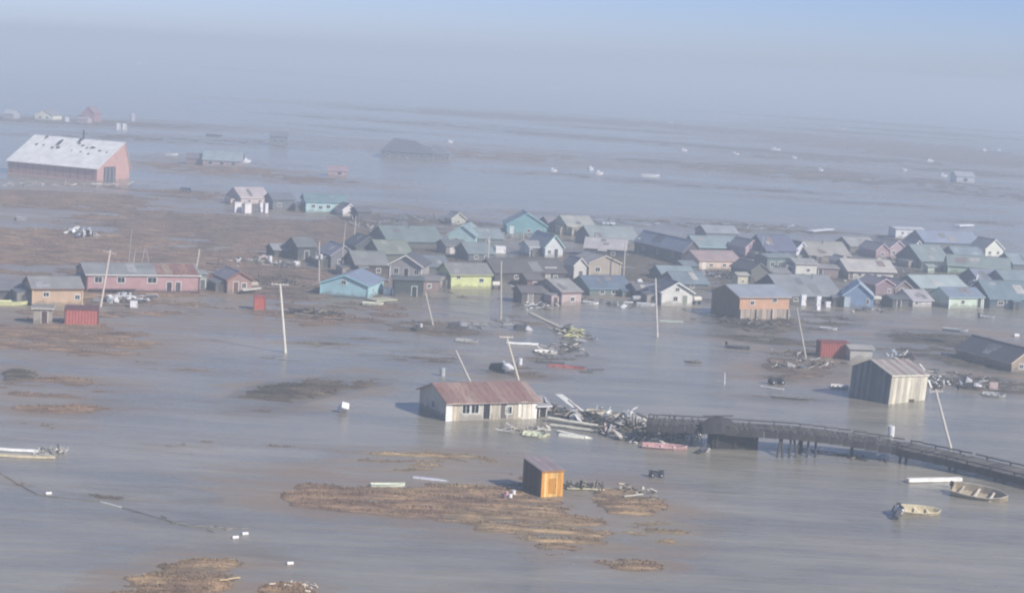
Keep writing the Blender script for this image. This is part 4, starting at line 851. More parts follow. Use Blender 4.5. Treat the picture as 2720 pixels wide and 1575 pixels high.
# ------------------------------------------------------------------ boats
def skiff(label, px, L=5.5, B=1.7, yaw=0, col='d8d8d2', inside=None, tilt=(0, 0), z=-.12, motor=False, name='skiff', thwarts=3, capsized=False, H=.6, group=None, ln_px=None):
    p = at(*px); p.z = max(0, ground_z(p.x, p.y)) + z
    if ln_px: L = ln_px / ppm(*px)
    t = thing(name, label, 'boat', p, R(yaw), group, (tilt[0] + (math.pi if capsized else 0), tilt[1]))
    if capsized: t.location.z += H * .7
    st_ = [(-.5, .82, .0), (-.25, .98, .0), (.0, 1.0, .0), (.22, .88, .04), (.38, .55, .14), (.5, .06, .30)]
    outer = []; inner = []
    for f, bw_, lift in st_:
        b2 = B / 2 * bw_; x = f * L; h0 = lift * H * 1.4; h1 = H + lift * .5
        outer.append([Vector((x, -b2, h1)), Vector((x, -b2 * .8, h0 + .12)), Vector((x, -b2 * .5, h0)), Vector((x, b2 * .5, h0)), Vector((x, b2 * .8, h0 + .12)), Vector((x, b2, h1))])
        g = .05; b3 = max(b2 - g, .02); xi = x * .985
        inner.append([Vector((xi, -b3, h1)), Vector((xi, -b3 * .8, h0 + .18)), Vector((xi, -b3 * .5, h0 + .07)), Vector((xi, b3 * .5, h0 + .07)), Vector((xi, b3 * .8, h0 + .18)), Vector((xi, b3, h1))])
    mb = MB(); n = 6
    for seq in (outer, inner):
        for a, b_ in zip(seq, seq[1:]):
            for k in range(n - 1): mb.poly([a[k], a[k + 1], b_[k + 1], b_[k]])
        mb.poly(seq[0]); mb.poly(seq[-1])
    for i in range(len(st_) - 1):
        for k in (0, n - 1): mb.poly([outer[i][k], outer[i + 1][k], inner[i + 1][k], inner[i][k]])
    bm = bmesh.new(); me = bpy.data.meshes.new('hull'); me.from_pydata(mb.v, [], mb.f); bm.from_mesh(me); bmesh.ops.remove_doubles(bm, verts=bm.verts, dist=1e-4); bmesh.ops.recalc_face_normals(bm, faces=bm.faces); bm.to_mesh(me); bm.free()
    me.materials.append(plain(col, .55)); link('hull', me, t)
    for s_ in (-1, 1):
        MB().tube([Vector((f * L, s_ * B / 2 * bw_, H + lift * .5)) for f, bw_, lift in st_], .045, 6).build('gunwale', plain(inside or 'b0aca4', .6), t)
    for k in range(thwarts):
        f = -.34 + .28 * k; MB().box((f * L, 0, H * .62), (.26, B * .86, .05)).build('thwart', wood(inside or 'a89c88'), t)
    if motor:
        m_ = MB().box((-L * .5 - .18, 0, H + .3), (.38, .34, .5)).build('outboard_motor', plain('2c2c30', .35), t)
        MB().tube([(-L * .5 - .18, 0, H + .1), (-L * .5 - .24, 0, -.25)], [.09, .06], 8).build('motor_leg', plain('3c3c40', .4), m_)
    return t
def board(name, label, p0, p1, w=.35, th=.08, col='cfc8b8', z=.06, cat='board', group=None, warp=.03, z1=None, mat=None):
    """a plank or sheet lying between two ground pixels"""
    a = at(*p0); b_ = at(*p1); a.z = max(0, ground_z(a.x, a.y)) + z; b_.z = max(0, ground_z(b_.x, b_.y)) + (z if z1 is None else z1)
    d = b_ - a; L = d.length; t = thing(name, label, cat, (a + b_) / 2, math.atan2(d.y, d.x), group, (0, -math.asin(max(-1, min(1, d.z / L)))))
    rg = random.Random(int(p0[0] * 7 + p0[1])); mb = MB(); n = 6; rr = []
    for i in range(n + 1):
        x = -L / 2 + L * i / n; dz = rg.uniform(-warp, warp); dy = rg.uniform(-warp, warp)
        rr.append([Vector((x, -w / 2 + dy, dz)), Vector((x, w / 2 + dy, dz)), Vector((x, w / 2 + dy, dz + th)), Vector((x, -w / 2 + dy, dz + th))])
    mb.rings(rr).build('plank' if w < 1 else 'sheet', mat or wood(col, .25), t)
    return t
skiff('pale wooden skiff half sunk beside the boardwalk bridge', (2603, 1322), L=7.2, B=2.9, yaw=-26, col='b4a78f', inside='d4ccba', tilt=(R(17), R(3)), motor=True, H=1.0, ln_px=146)
board('white_pontoon', 'long white pontoon beam reaching out from the half sunk skiff', (2410, 1281), (2552, 1277), w=.7, th=.4, col='e8e6de', cat='pontoon')
skiff('green white canoe lying on the grassy islet', (1030, 1291), yaw=14, B=.9, col='d8e0cc', inside='c0c8b4', H=.4, ln_px=92, name='canoe', thwarts=2)
skiff('grey white canoe just off the grassy islet', (1146, 1273), yaw=-12, B=.95, col='c4c4cc', inside='a8a8b0', H=.4, ln_px=100, name='canoe', capsized=True)
skiff('dark skiff drifting with white gear before the orange house', (1962, 926), yaw=-16, col='5c5e64', inside='8c8c90', H=.6, ln_px=62, motor=True)
skiff('dark low skiff drifting beside the grey plank shed', (2100, 1058), yaw=-10, col='5c5e5e', H=.35, ln_px=100, B=1.2)
skiff('pale aluminium skiff on the dark roof slope', (2534, 915), yaw=-22, col='bcc4c4', H=.5, ln_px=66, z=2.2)
skiff('pink red skiff washed against the wreckage', (1765, 1192), yaw=-3, col='c49a98', inside='dcc0bc', H=.55, ln_px=120, B=1.6, tilt=(R(10), 0))
skiff('long red hull awash beyond the red-roofed house', (1505, 977), yaw=-8, col='a8605c', inside='905450', H=.35, ln_px=100, B=1.5, tilt=(R(14), 0), z=-.18)
skiff('pale yellow boat drawn up beside the tan building', (30, 810), yaw=20, col='d6d8a4', inside='c0c294', H=.8, ln_px=92, B=2.2)
skiff('white barge with raised stern far out on the flood', (1728, 470), yaw=0, col='e4e4e8', H=1.2, ln_px=46, B=2.6, name='barge')
skiff('dark fishing boat on the far bank', (570, 364), yaw=-10, col='55565e', H=1.4, ln_px=44, B=3, name='fishing_boat')
skiff('white skiff on the bar before the far red sheds', (455, 414), yaw=0, col='d8d8dc', H=1.0, ln_px=34, B=2.4)
skiff('grey skiff afloat beside the tundra bank', (56, 586), yaw=30, col='8c8f98', H=1.0, ln_px=30, B=2)
skiff('grey skiff afloat beyond the mint house', (2622, 845), yaw=0, col='9aa2aa', H=.5, ln_px=40, motor=True)

# ------------------------------------------------------------------ machines, drums, boxes
def snowmobile(label, px, yaw=0, col='d8d8d8', z=0.0, tilt=(0, 0), s=1.25, group=None):
    p = at(*px); p.z = max(0, ground_z(p.x, p.y)) + z
    t = thing('snowmobile', label, 'snowmobile', p, R(yaw), group, tilt)
    def ring(x, w, z0, z1): return [Vector((x, -w, z0)) * s, Vector((x, -w * .9, z1)) * s, Vector((x, w * .9, z1)) * s, Vector((x, w, z0)) * s]
    MB().rings([ring(.25, .3, .3, .75), ring(.6, .38, .28, .78), ring(1.0, .34, .3, .6), ring(1.35, .16, .34, .44)]).build('hood', plain(col, .35), t)
    MB().rings([ring(-1.15, .2, .45, .62), ring(-.4, .22, .45, .72), ring(.25, .2, .45, .74)]).build('seat', plain('4c4c54', .6), t)
    MB().rings([ring(-1.3, .24, .08, .2), ring(-1.2, .24, 0, .45), ring(.3, .24, 0, .45), ring(.5, .24, .1, .3)]).build('track', plain('4a4a4c', .8), t)
    for q_ in (-1, 1): MB().rings([[v + Vector((0, q_ * .42 * s, 0)) for v in r_] for r_ in (ring(.35, .07, .02, .06), ring(1.3, .07, .02, .06), ring(1.55, .05, .14, .18))]).build('ski', plain('3c3c40', .5), t)
    MB().extrude([Vector((.45, -.26, .76)) * s, Vector((.45, .26, .76)) * s, Vector((.2, .2, 1.08)) * s, Vector((.2, -.2, 1.08)) * s], Vector((.03, 0, 0))).build('windshield', plain('8c949c', .2), t)
    MB().tube([Vector((.2, -.36, .95)) * s, Vector((.25, 0, .86)) * s, Vector((.2, .36, .95)) * s], .03, 6).build('handlebar', plain('1c1c1e', .5), t)
    return t
def quad_bike(label, px, yaw=0, col='8c2c28', z=0.0, tilt=(0, 0), s=1.2):
    p = at(*px); p.z = max(0, ground_z(p.x, p.y)) + z
    t = thing('quad_bike', label, 'quad bike', p, R(yaw), None, tilt)
    for x in (-.6, .62):
        for y in (-.42, .42):
            w = MB().tube([Vector((x, y - .12, .28)) * s, Vector((x, y + .12, .28)) * s], .28 * s, 12).build('wheel', plain('1c1c1e', .8), t)
            MB().tube([Vector((x, y - .13, .28)) * s, Vector((x, y + .13, .28)) * s], .13 * s, 8).build('rim', plain('b0b0b0', .4), w)
    def ring(x, w, z0, z1): return [Vector((x, -w, z0)) * s, Vector((x, -w * .8, z1)) * s, Vector((x, w * .8, z1)) * s, Vector((x, w, z0)) * s]
    MB().rings([ring(-.95, .35, .5, .62), ring(-.5, .42, .4, .72), ring(0, .2, .35, .6), ring(.45, .36, .4, .78), ring(.95, .4, .5, .66)]).build('body', plain(col, .35), t)
    MB().rings([ring(-.75, .17, .7, .82), ring(-.2, .17, .62, .8), ring(.15, .14, .6, .78)]).build('seat', plain('202024', .6), t)
    MB().tube([Vector((.3, -.36, .98)) * s, Vector((.38, 0, .88)) * s, Vector((.3, .36, .98)) * s], .03, 6).build('handlebar', plain('1c1c1e', .5), t)
    for x in (-.8, .8): MB().box(Vector((x, 0, .84)) * s, (.45 * s, .7 * s, .04)).build('rack', plain('3c3c40', .5), t)
    return t
def drum(label, px, col='e0e0e0', r=.32, h=.95, lying=None, z=0.0, name='drum', cat='drum', group=None):
    p = at(*px); p.z = max(0, ground_z(p.x, p.y)) + z
    t = thing(name, label, cat, p, R(lying or 0), group, (0, R(90) if lying is not None else 0))
    if lying is not None: t.location.z += r * .5
    zs = [-.1, -.06, h * .3, h * .32, h * .35, h * .63, h * .66, h * .69, h - .04, h]; rs = [r * .9, r, r, r * 1.06, r, r, r * 1.06, r, r, r * .92]
    MB().tube([(0, 0, q_) for q_ in zs], rs, 14).build('body', plain(col, .4), t)
    MB().tube([(r * .5, 0, h - .01), (r * .5, 0, h + .04)], .06, 8).build('bung', plain('5c5c5c', .4), t)
    return t
def tank(label, px, w, h, col='e8e8ea', name='storage_tank', group=None):
    p = at(*px); t = thing(name, label, 'tank', p, 0, group); r = w / 2
    MB().tube([(0, 0, -.5), (0, 0, h * .92), (0, 0, h)], [r, r, r * .25], 18).build('shell', plain(col, .4), t)
    MB().tube([(0, 0, h * .93), (0, 0, h * 1.06)], r * .12, 8).build('vent', plain('b0b0b4', .4), t)
    MB().box((r * .7, -r * .8, h * .46), (.4, .12, h * .95)).build('ladder', plain('a0a0a4', .5), t)
    return t
def fridge(label, px, yaw=0, w=.8, h=1.7, tilt=(0, 0), z=0.0, col='e9e9ea', name='refrigerator', cat='refrigerator', group=None):
    p = at(*px); p.z = max(0, ground_z(p.x, p.y)) + z; t = thing(name, label, cat, p, R(yaw), group, tilt)
    MB().box((0, 0, h / 2), (w, w * .85, h)).build('cabinet', plain(col, .35), t)
    d = MB().box((0, -w * .46, h * .34), (w * .97, .06, h * .62)).build('door', plain(col, .3), t)
    MB().box((w * .4, -w * .53, h * .45), (.05, .06, h * .28)).build('handle', plain('8c8c90', .3), d)
    MB().box((0, -w * .46, h * .83), (w * .97, .06, h * .3)).build('freezer_door', plain(col, .3), t)
    return t
def container(label, pl, xr, ey, yaw, W, col, dark, name='shipping_container', doors=True, tilt=(0, 0)):
    p0 = at(*pl); yw = R(yaw); ex = Vector((math.cos(yw), math.sin(yw), 0))
    L = solve(lambda t: proj(p0 + ex * t)[0], xr, .2, 40); H = solve(lambda t: proj(p0 + Vector((0, 0, t)))[1], ey, .1, 20)
    t = thing(name, label, 'container', p0, yw, None, tilt)
    HOUSES.append((label, L, W, H, 0))
    mb = MB(); n = 22; prof = []
    for i in range(n * 2):
        x = L * i / (n * 2 - 1); prof.append((x, -.05 if (i // 2) % 2 else 0))
    ring0 = [Vector((x, y, -.3)) for x, y in prof] + [Vector((L, W, -.3)), Vector((0, W, -.3))]
    mb.extrude(ring0, (0, 0, H + .25)).build('corrugated_wall', plain(col, .6), t)
    MB().box((L / 2, W / 2, H + .02), (L + .06, W + .1, .12)).build('roof', plain(dark, .6), t)
    for x in (0, L): MB().box((x, -.05, H / 2 - .1), (.16, .16, H + .2)).build('corner_post', plain(dark, .6), t)
    MB().box((L / 2, -.06, H - .1), (L - .18, .1, .14)).build('top_rail', plain(dark, .6), t)
    if doors:
        for k in (0, 1):
            d = MB().box((-.05, W * (.27 + .46 * k), H / 2), (.06, W * .44, H * .9)).build('door', plain(dark, .6), t)
            MB().tube([(-.11, W * (.27 + .46 * k), .1), (-.11, W * (.27 + .46 * k), H * .95)], .03, 6).build('lock_rod', plain('6a5a58', .5), d)
    return t
container('red container standing before the tan building', (172, 862), 261, 820, 12, 4.5, 'b0645c', '6c4644')
container('small red shed container beside the brown house', (675, 824), 704, 787, 12, 2.2, 'c0685c', '985850', name='red_shed', doors=False)
container('rust red container stranded among grass and debris', (2178, 950), 2253, 908, 8, 2.6, 'a45850', '84483f')
house('tan_privy', 'small tan and white shed next to the red container', 'shed', (88, 860), 137, 818, yaw=10, W=2.5, rise=.3, wall='a89a84', roof='8c867c', fascia='d0c8bc', doors=[('f', .6, '5a4238')])
house('junk_shed', 'dark grey shed at the picture edge behind the yellow boat', 'shed', (-30, 800), 60, 770, yaw=20, W=8, ry=746, wall='4c4c52', roof='77777e', fascia=None, doors=[('f', .7, '8c8c8c')])
house('pale_box_shed', 'pale box shed stranded between the red container and plank shed', 'shed', (2257, 958), 2316, 926, yaw=10, W=3, rise=.4, wall='b4b0a4', roof='a8a498', fascia=None)

# ------------------------------------------------------------------ wreckage: each heap is a thing, its boards are parts
def heap(label, pts, n, cols, lmin=.8, lmax=3.5, spread=(2.0, 2.0), zmax=.8, seed=0, wmax=.35, sheets=0, name='wreckage_heap', lie=.25):
    rg = random.Random(seed * 31 + n); P = [at(*p) for p in pts]; c = sum(P, Vector()) / len(P)
    t = thing(name, label, 'wreckage', c, 0)
    mats = [wood(h, .3) for h in cols]
    pool = []
    for k in range(10):
        L = rg.uniform(lmin, lmax); w = rg.uniform(.1, wmax); th = rg.uniform(.05, .14)
        pool.append([MB().box((0, 0, 0), (L, w, th)).mesh('plank', m_) for m_ in mats])
    for k in range(n):
        i = rg.randrange(max(1, len(P) - 1)); f = rg.random(); q_ = P[i].lerp(P[min(i + 1, len(P) - 1)], f)
        a, b_ = rg.gauss(0, spread[0] * .5), rg.gauss(0, spread[1] * .5); g = math.exp(-(a / spread[0]) ** 2 - (b_ / spread[1]) ** 2)
        p = Vector((q_.x + a, q_.y + b_, 0)); p.z = max(0, ground_z(p.x, p.y)) + rg.uniform(.0, zmax) * g + .02
        link('plank', pool[rg.randrange(10)][rg.randrange(len(mats))], t, p - c, (rg.gauss(0, .3), rg.gauss(0, lie), rg.uniform(0, math.pi)))
    for k in range(sheets):
        q_ = P[rg.randrange(len(P))]; p = q_ + Vector((rg.gauss(0, spread[0] * .6), rg.gauss(0, spread[1] * .6), zmax * .5))
        w, h = rg.uniform(.8, 1.6), rg.uniform(1.2, 2.4)
        o = MB().box((0, 0, 0), (w, h, .04)).build('sheet', metal_roof(rg.choice(['d4d4d2', 'b8b8b8', 'a8a4a0', 'c8bcb0', '8a8c88', 'c09a94', '8098a8']), .1), t); o.location = p - c; o.rotation_euler = (rg.gauss(0, .5), rg.gauss(0, .4), rg.uniform(0, 3))
    return t
DK = ['4a4540', '5c564e', '46423e', '6c665e', '8a8478']; PALE = ['d8d4c8', 'c4beb0', 'e4e2dc', 'a8a090', '8c8478']; MIX = DK + PALE[:3]; WH = ['e8e8e6', 'dcdcd8', 'f0f0ee', '8c8a88', '5c5a58']
heap('long tangle of broken timber trailing from the red-roofed house', [(1445, 1100), (1500, 1105), (1570, 1120), (1640, 1135), (1720, 1150)], 120, DK + ['9c968a'], 1, 4.5, (2.2, 2.6), 1.5, 1, sheets=10)
heap('splintered frames and pale scraps at the broken bridge end', [(1670, 1140), (1740, 1148), (1820, 1160), (1850, 1165)], 110, MIX, .8, 3.6, (2.2, 2.2), 1.8, 2, lie=.7, sheets=9)
heap('low raft of planks floating beside the torn lean-to', [(1330, 1146), (1400, 1142), (1450, 1136)], 26, PALE, 1, 3, (1.6, 1.6), .3, 3)
heap('white scraps strewn along the timber tangle', [(1590, 1098), (1620, 1112), (1640, 1122), (1690, 1105)], 24, WH[:3] + ['bcbcba'], .4, 1.4, (1.4, 1.8), 1.6, 4, wmax=.5, lie=.6)
heap('dark collapsed timbers under the orange house', [(1890, 846), (1960, 862), (2030, 872), (2110, 856)], 80, DK, 1.5, 5, (4, 5), .7, 5)
heap('pale rafters fallen below the orange house wall', [(2050, 836), (2070, 846), (2095, 848)], 16, PALE, 2, 4, (1.5, 2), 1.4, 6, lie=.6)
heap('yellowish pile of lumber and scrap in the open water', [(1500, 878), (1525, 888), (1515, 905)], 46, ['d6d49a', 'c8c690', 'b4b0a0', '4c4a46', 'dcdad0', '6a6560'], .8, 3.4, (2.4, 3.4), .9, 7, wmax=.7, sheets=3)
heap('grey litter of boards below the yellowish lumber pile', [(1435, 945), (1480, 925), (1540, 918), (1520, 950)], 46, DK + PALE[:2], .8, 3.2, (2.6, 4), .4, 8)
heap('white junk heap before the long pink building', [(285, 805), (320, 790), (340, 800), (390, 800)], 60, WH, .6, 2.4, (2.2, 3.4), 1.2, 9, wmax=.9, sheets=6, lie=.5)
heap('white junk heap on the edge of the tundra', [(190, 622), (215, 628), (240, 634)], 40, WH, .8, 3, (2.6, 4), 1.6, 10, wmax=.9, sheets=5, lie=.5)
heap('dark timber pile in front of the cyan house', [(770, 832), (830, 838), (885, 842)], 60, DK + ['9c8450'], 1.2, 4.4, (3, 4), .9, 11)
heap('boards and netting on the bank below the brown house', [(690, 745), (750, 752), (820, 766)], 46, DK + ['6c4c48'], 1.5, 5, (3, 5), .6, 12)
heap('dark tangle at the top of the bridge pole', [(2470, 1020), (2500, 1032), (2530, 1016)], 36, DK + WH[:2], .6, 2.4, (1.6, 3), .9, 13, lie=.6)
heap('debris scattered round the foot of the leaning pole', [(2090, 940), (2140, 955), (2175, 968)], 40, DK + WH[:2] + ['9c8c60'], .6, 2.6, (2.4, 3.6), .6, 14)
heap('drift of boards stranded beyond the grey plank shed', [(2470, 985), (2560, 1005), (2620, 1012), (2660, 1024)], 46, DK + PALE[:2], .8, 3.4, (2.6, 4), .4, 15)
heap('clutter on the roof edge behind the grey plank shed', [(2340, 950), (2390, 952), (2420, 960)], 24, WH + DK[:2], .6, 2.2, (1.4, 3), 1.2, 16, sheets=2, lie=.5)
heap('floating rubbish before the pale pink cottage', [(1380, 818), (1420, 812), (1470, 818)], 34, WH + DK[:3], .6, 2.4, (2.4, 4), .6, 17, sheets=2)
heap('floating rubbish before the blue-roofed teal house', [(1560, 800), (1610, 806), (1650, 812), (1690, 806)], 44, WH + DK[:3], .6, 2.6, (2.4, 4), .6, 18, sheets=3)
heap('jumbled scrap between peach house and orange roof', [(1900, 736), (1960, 742), (2010, 750)], 46, WH + DK, .6, 2.6, (2.6, 5), 1.2, 19, sheets=4, lie=.5)
heap('jumbled scrap between the sand longhouse and mauve sheds', [(2385, 720), (2395, 745), (2380, 765)], 40, WH + DK, .6, 2.4, (2.0, 6), 1.3, 20, sheets=3, lie=.5)
heap('scrap and drums beside the charcoal store', [(640, 695), (690, 700), (740, 705), (780, 712)], 50, WH[:2] + DK + ['7c7c7c'], .6, 2.8, (3, 6), .8, 21, sheets=3)
heap('dark clutter beside the cyan hall', [(945, 590), (970, 605), (1000, 622)], 50, DK + WH[:2], 1, 3.5, (3, 8), 2.0, 22, lie=.7)
heap('torn white siding before the slate house', [(2590, 758), (2610, 764)], 18, WH[:3], .8, 2.4, (1.6, 3), 2.4, 23, wmax=.9, lie=.7)
heap('line of drift wreck along the back of the village', [(1580, 596), (1700, 596), (1830, 598), (1960, 606), (2080, 606), (2200, 612)], 80, ['8a8c94', '9c9ea6', 'd8d8dc', '6a6c74', '5c5e66'], 1.5, 6, (6, 10), 1.0, 24)
heap('drift wreck behind the aqua cottage', [(1020, 592), (1090, 586), (1170, 590), (1290, 606)], 56, ['8a8c94', '9c9ea6', '6a6c74', '54565c'], 1.5, 5, (6, 10), 1.4, 25)
heap('pale wreck strewn below the red warehouse', [(20, 492), (90, 494), (180, 492), (270, 496), (330, 494)], 60, ['d8d4c8', 'c0a49c', 'b0b4a8', '6a6c64', 'e0dcd4'], 1.5, 5, (6, 8), .9, 26)
heap('tangle of wire and sticks at the end of the white beam', [(110, 1206), (140, 1203), (170, 1199)], 40, ['c8c4b8', 'a8a49c', '6a6660'], .5, 1.4, (.8, 1.4), .5, 27, wmax=.1, lie=.8)
heap('small pale sticks on the reddish bank at the bottom edge', [(745, 1560), (790, 1556), (830, 1562)], 30, ['d4c8b4', 'e0d4c4', '8a6a54'], .3, .9, (1.2, 1.6), .25, 28, wmax=.12)
heap('dark clumps of brush and scrap beside the orange shed', [(1500, 1300), (1545, 1295), (1590, 1302)], 30, ['4c4e48', '5c5c52', 'a49c84'], .4, 1.4, (1.0, 2), .6, 29, lie=.8)
heap('flotsam scattered off the point of the grassy islet', [(1640, 1298), (1690, 1302), (1730, 1320)], 26, ['c4bca8', '8c8478', 'e0dcd4', '5c564c'], .3, 1.2, (1.4, 2.4), .25, 30)
heap('broken boards heaped by the far dark ruin', [(1060, 422), (1120, 424), (1180, 420)], 30, ['c8c8cc', '6a6c74', '9c9ca4', 'e0e0e4'], 1.5, 5, (6, 8), 2.0, 31, lie=.6)
heap('thin drift line stretching across the quiet water', [(420, 1375), (500, 1398), (580, 1402), (650, 1404)], 16, ['8a8680', '76726c'], .5, 1.4, (1.2, 1.2), .02, 32, lie=.03, wmax=.14)

# single boards, beams and sheets
board('white_roof_sheet', 'white roof sheet slanting off the timber tangle', (1482, 1075), (1546, 1103), w=1.1, th=.05, z=1.5, z1=.4, col='ecebe6', cat='sheet')
board('wide_plank', 'broad pale plank, uppermost of the pair beside the tangle', (1455, 1119), (1585, 1136), w=.8, th=.16, z=.45, z1=.25, col='e4e0cc')
board('wide_plank', 'second broad pale plank, just below the uppermost one', (1462, 1132), (1582, 1148), w=.7, th=.16, z=.15, col='dcd8c4')
board('wide_plank', 'shorter pale plank floating nearest the open water', (1480, 1147), (1558, 1164), w=.6, th=.15, z=.08, col='e6e3d4')
board('yellow_plank', 'stubby yellowish plank below the torn lean-to', (1414, 1148), (1456, 1157), w=.7, th=.14, z=.06, col='d6d4a8')
board('white_beam', 'white beam floating behind the pole with crossarm', (1345, 914), (1430, 918), w=.5, th=.3, z=.1, col='f0f0ea', cat='beam')
board('white_beam', 'long white beam at the picture edge above the boom', (-40, 1196), (102, 1203), w=.45, th=.25, z=.1, col='f0efe8', cat='beam')
board('tan_beam', 'tan beam floating under the long white beam', (-40, 1212), (146, 1219), w=.4, th=.22, z=.08, col='cdbfa0', cat='beam')
board('tan_stick', 'tan stick lying on the straw bank at the bottom', (582, 1553), (637, 1537), w=.16, th=.12, z=.1, col='d4bc94', cat='stick')
board('driftwood_plank', 'yellowish plank reaching from the orange shed along the islet', (1506, 1300), (1606, 1304), w=.3, th=.1, z=.1, col='cfc8a4')
board('driftwood_plank', 'short pale plank at the end of the grassy islet', (1656, 1323), (1706, 1315), w=.28, th=.12, z=.1, col='d8d4c4')
board('dark_rail_beam', 'dark beam floating above the long red hull', (1420, 962), (1500, 966), w=.25, th=.15, z=.05, col='4c4a4a', cat='beam')
board('dark_beam', 'short dark beam adrift past the long red hull', (1560, 984), (1604, 983), w=.3, th=.15, z=.05, col='55565a', cat='beam')
board('white_sled_runner', 'white sled runner adrift beside the dark quad bike', (2020, 1028), (2082, 1036), w=.35, th=.15, z=.05, col='e4e4e6', cat='sled')
board('sand_spit_timber', 'long sandy timber slanting into the lumber pile', (1408, 832), (1500, 876), w=1.0, th=.12, z=.05, col='b4ac9c', cat='timber')
board('pale_sheet', 'pale sheet floating before the white gabled house', (1752, 852), (1815, 856), w=2.2, th=.05, z=.02, col='b8c4ac', cat='sheet')
board('white_sheet', 'white sheet lying far behind the periwinkle roof', (2540, 606), (2578, 604), w=2.5, th=.4, z=.6, col='e4e6ea', cat='sheet')
board('white_sheet', 'white sheet lying behind the straw house', (1600, 598), (1634, 600), w=2.5, th=.3, z=.5, col='dce2e4', cat='sheet')
board('stranded_white_sheet', 'long white panel stranded behind the indigo roof', (2150, 620), (2206, 614), w=2.5, th=.3, z=.5, col='e4e4ea', cat='panel')
board('pale_dock', 'pale little dock in the water beside the cyan house', (985, 800), (1040, 797), w=3.5, th=.25, z=.1, col='c4c4a8', cat='dock')
board('white_sill_deck', 'white deck board before the brown house porch', (640, 782), (690, 778), w=1.2, th=.18, z=.7, col='dcd8cc', cat='deck')
board('dark_plank', 'dark plank adrift above the small dark beam of the open water', (1540, 988), (1575, 990), w=.2, th=.1, z=.03, col='4a4a4e')
# floating boom
t = thing('floating_boom', 'dark floating boom snaking across the lower water', 'boom', (0, 0, 0))
bp_ = [at(x, y, -.01) for x, y in ((-40, 1240), (0, 1256), (50, 1287), (100, 1314), (180, 1324), (268, 1333), (323, 1348), (412, 1373), (497, 1398), (560, 1402), (640, 1403))]
for k in range(len(bp_) - 1):
    MB().tube([bp_[k], bp_[k].lerp(bp_[k + 1], .5) + Vector((0, 0, .03)), bp_[k + 1]], .07 if k != 5 else .1, 6).build('float_section', plain('dcdcd8' if k == 5 else ('9c8a70' if k < 2 else '74716c'), .6), t)
for x, y, lb in ((124, 1312, 'white float caught on the boom'), (646, 1419, 'small white float past the end of the boom'), (620, 1429, 'small grey white float beside the last boom float'), (765, 1498, 'white jug adrift above the reddish bank')):
    drum(lb if len(lb.split()) > 4 else lb + ' today', (x, y), col='ececec', r=.16, h=.5, lying=25, name='float', cat='float')

# machines and household things washed about
skiff('tan swamped skiff with white motor drifting below the long pontoon', (2440, 1364), yaw=14, col='c4b898', inside='d0c6aa', H=.7, ln_px=120, B=1.9, tilt=(R(16), R(4)), motor=True)
snowmobile('white snowmobile tipped at the stern of the tan swamped skiff', (2378, 1372), yaw=70, s=1.35, col='f4f4f4', tilt=(R(28), R(-12)))
snowmobile('white snowmobile on its side at the bridge wreckage end', (1863, 1200), yaw=60, s=1.2, tilt=(R(40), 0))
snowmobile('snowmobile half sunk above the yellowish lumber pile', (1387, 878), yaw=30, s=1.4, tilt=(R(15), R(10)))
snowmobile('white snowmobile stranded behind the red roof ridge', (1332, 990), yaw=-30, s=1.6, tilt=(R(10), 0), z=.2)
snowmobile('snowmobile on the dark drift above the leaning poles', (1215, 870), yaw=10, s=1.3, col='9c9ca0')
snowmobile('white snowmobile parked in the shallows beside the short pole', (1111, 878), yaw=80, s=1.3)
snowmobile('snowmobile tipped beside the bridge pole top', (2555, 1018), yaw=20, s=1.3, tilt=(R(20), 0))
snowmobile('white snowmobile tipped among the stranded drift boards', (2580, 1034), yaw=-15, s=1.2, tilt=(R(-15), 0))
quad_bike('dark quad bike standing in the water near the marker pole', (2062, 1020), yaw=20, s=1.3, col='33333a')
quad_bike('dark quad bike adrift off the grassy islet point', (1743, 1266), yaw=10, s=.9, col='3c4044')
quad_bike('quad bike on the dark mud by the far tundra shore', (492, 512), yaw=0, s=1.8, col='3c3e48')
drum('white drum standing beyond the bridge rail', (2366, 1160), r=.45, h=1.5)
drum('white drum lying by the tundra scrap', (780, 705), r=.6, h=1.6, lying=60)
drum('white drum upright by the tundra scrap', (717, 699), r=.45, h=1.6)
drum('grey drum floating beyond the red-roofed house gable', (1175, 998), r=.4, h=1.2, col='b0b4b4')
drum('white drum at the pole behind the roof', (1381, 968), r=.35, h=1.0)
drum('white float drum close to the picture edge past the slate house', (2694, 894), r=.4, h=.9, lying=10)
fridge('white refrigerator floating tilted beside the mud bank', (905, 1092), yaw=20, w=1.0, h=1.7, tilt=(R(50), R(15)))
fridge('tall white freezer under the eaves of the broad grey house', (2132, 812), yaw=15, w=1.1, h=2.3, name='freezer', cat='freezer')
fridge('white freezer second from the orange house under grey eaves', (2172, 812), yaw=18, w=1.0, h=2.0, name='freezer', cat='freezer')
fridge('short white washer near the sky blue house', (2198, 816), yaw=10, w=1.1, h=1.2, name='washing_machine', cat='washing machine')
fridge('white washer standing in the water below the grey eaves', (2171, 823), yaw=30, w=.9, h=.9, name='washing_machine', cat='washing machine')
fridge('white cabinet lying beside the cyan house end wall', (1030, 783), yaw=-10, w=1.5, h=1.2, name='cabinet', cat='cabinet')
fridge('smaller white cabinet beside the dark green shed', (1048, 786), yaw=20, w=.9, h=1.4, name='cabinet', cat='cabinet')
fridge('white box among scrap beside the white junk heap', (355, 816), yaw=12, w=1.3, h=1.1, name='crate', cat='crate')
fridge('white freezer in front of the tiny white shed boxes', (1326, 672), yaw=18, w=2.6, h=1.7, name='freezer_box', cat='freezer')
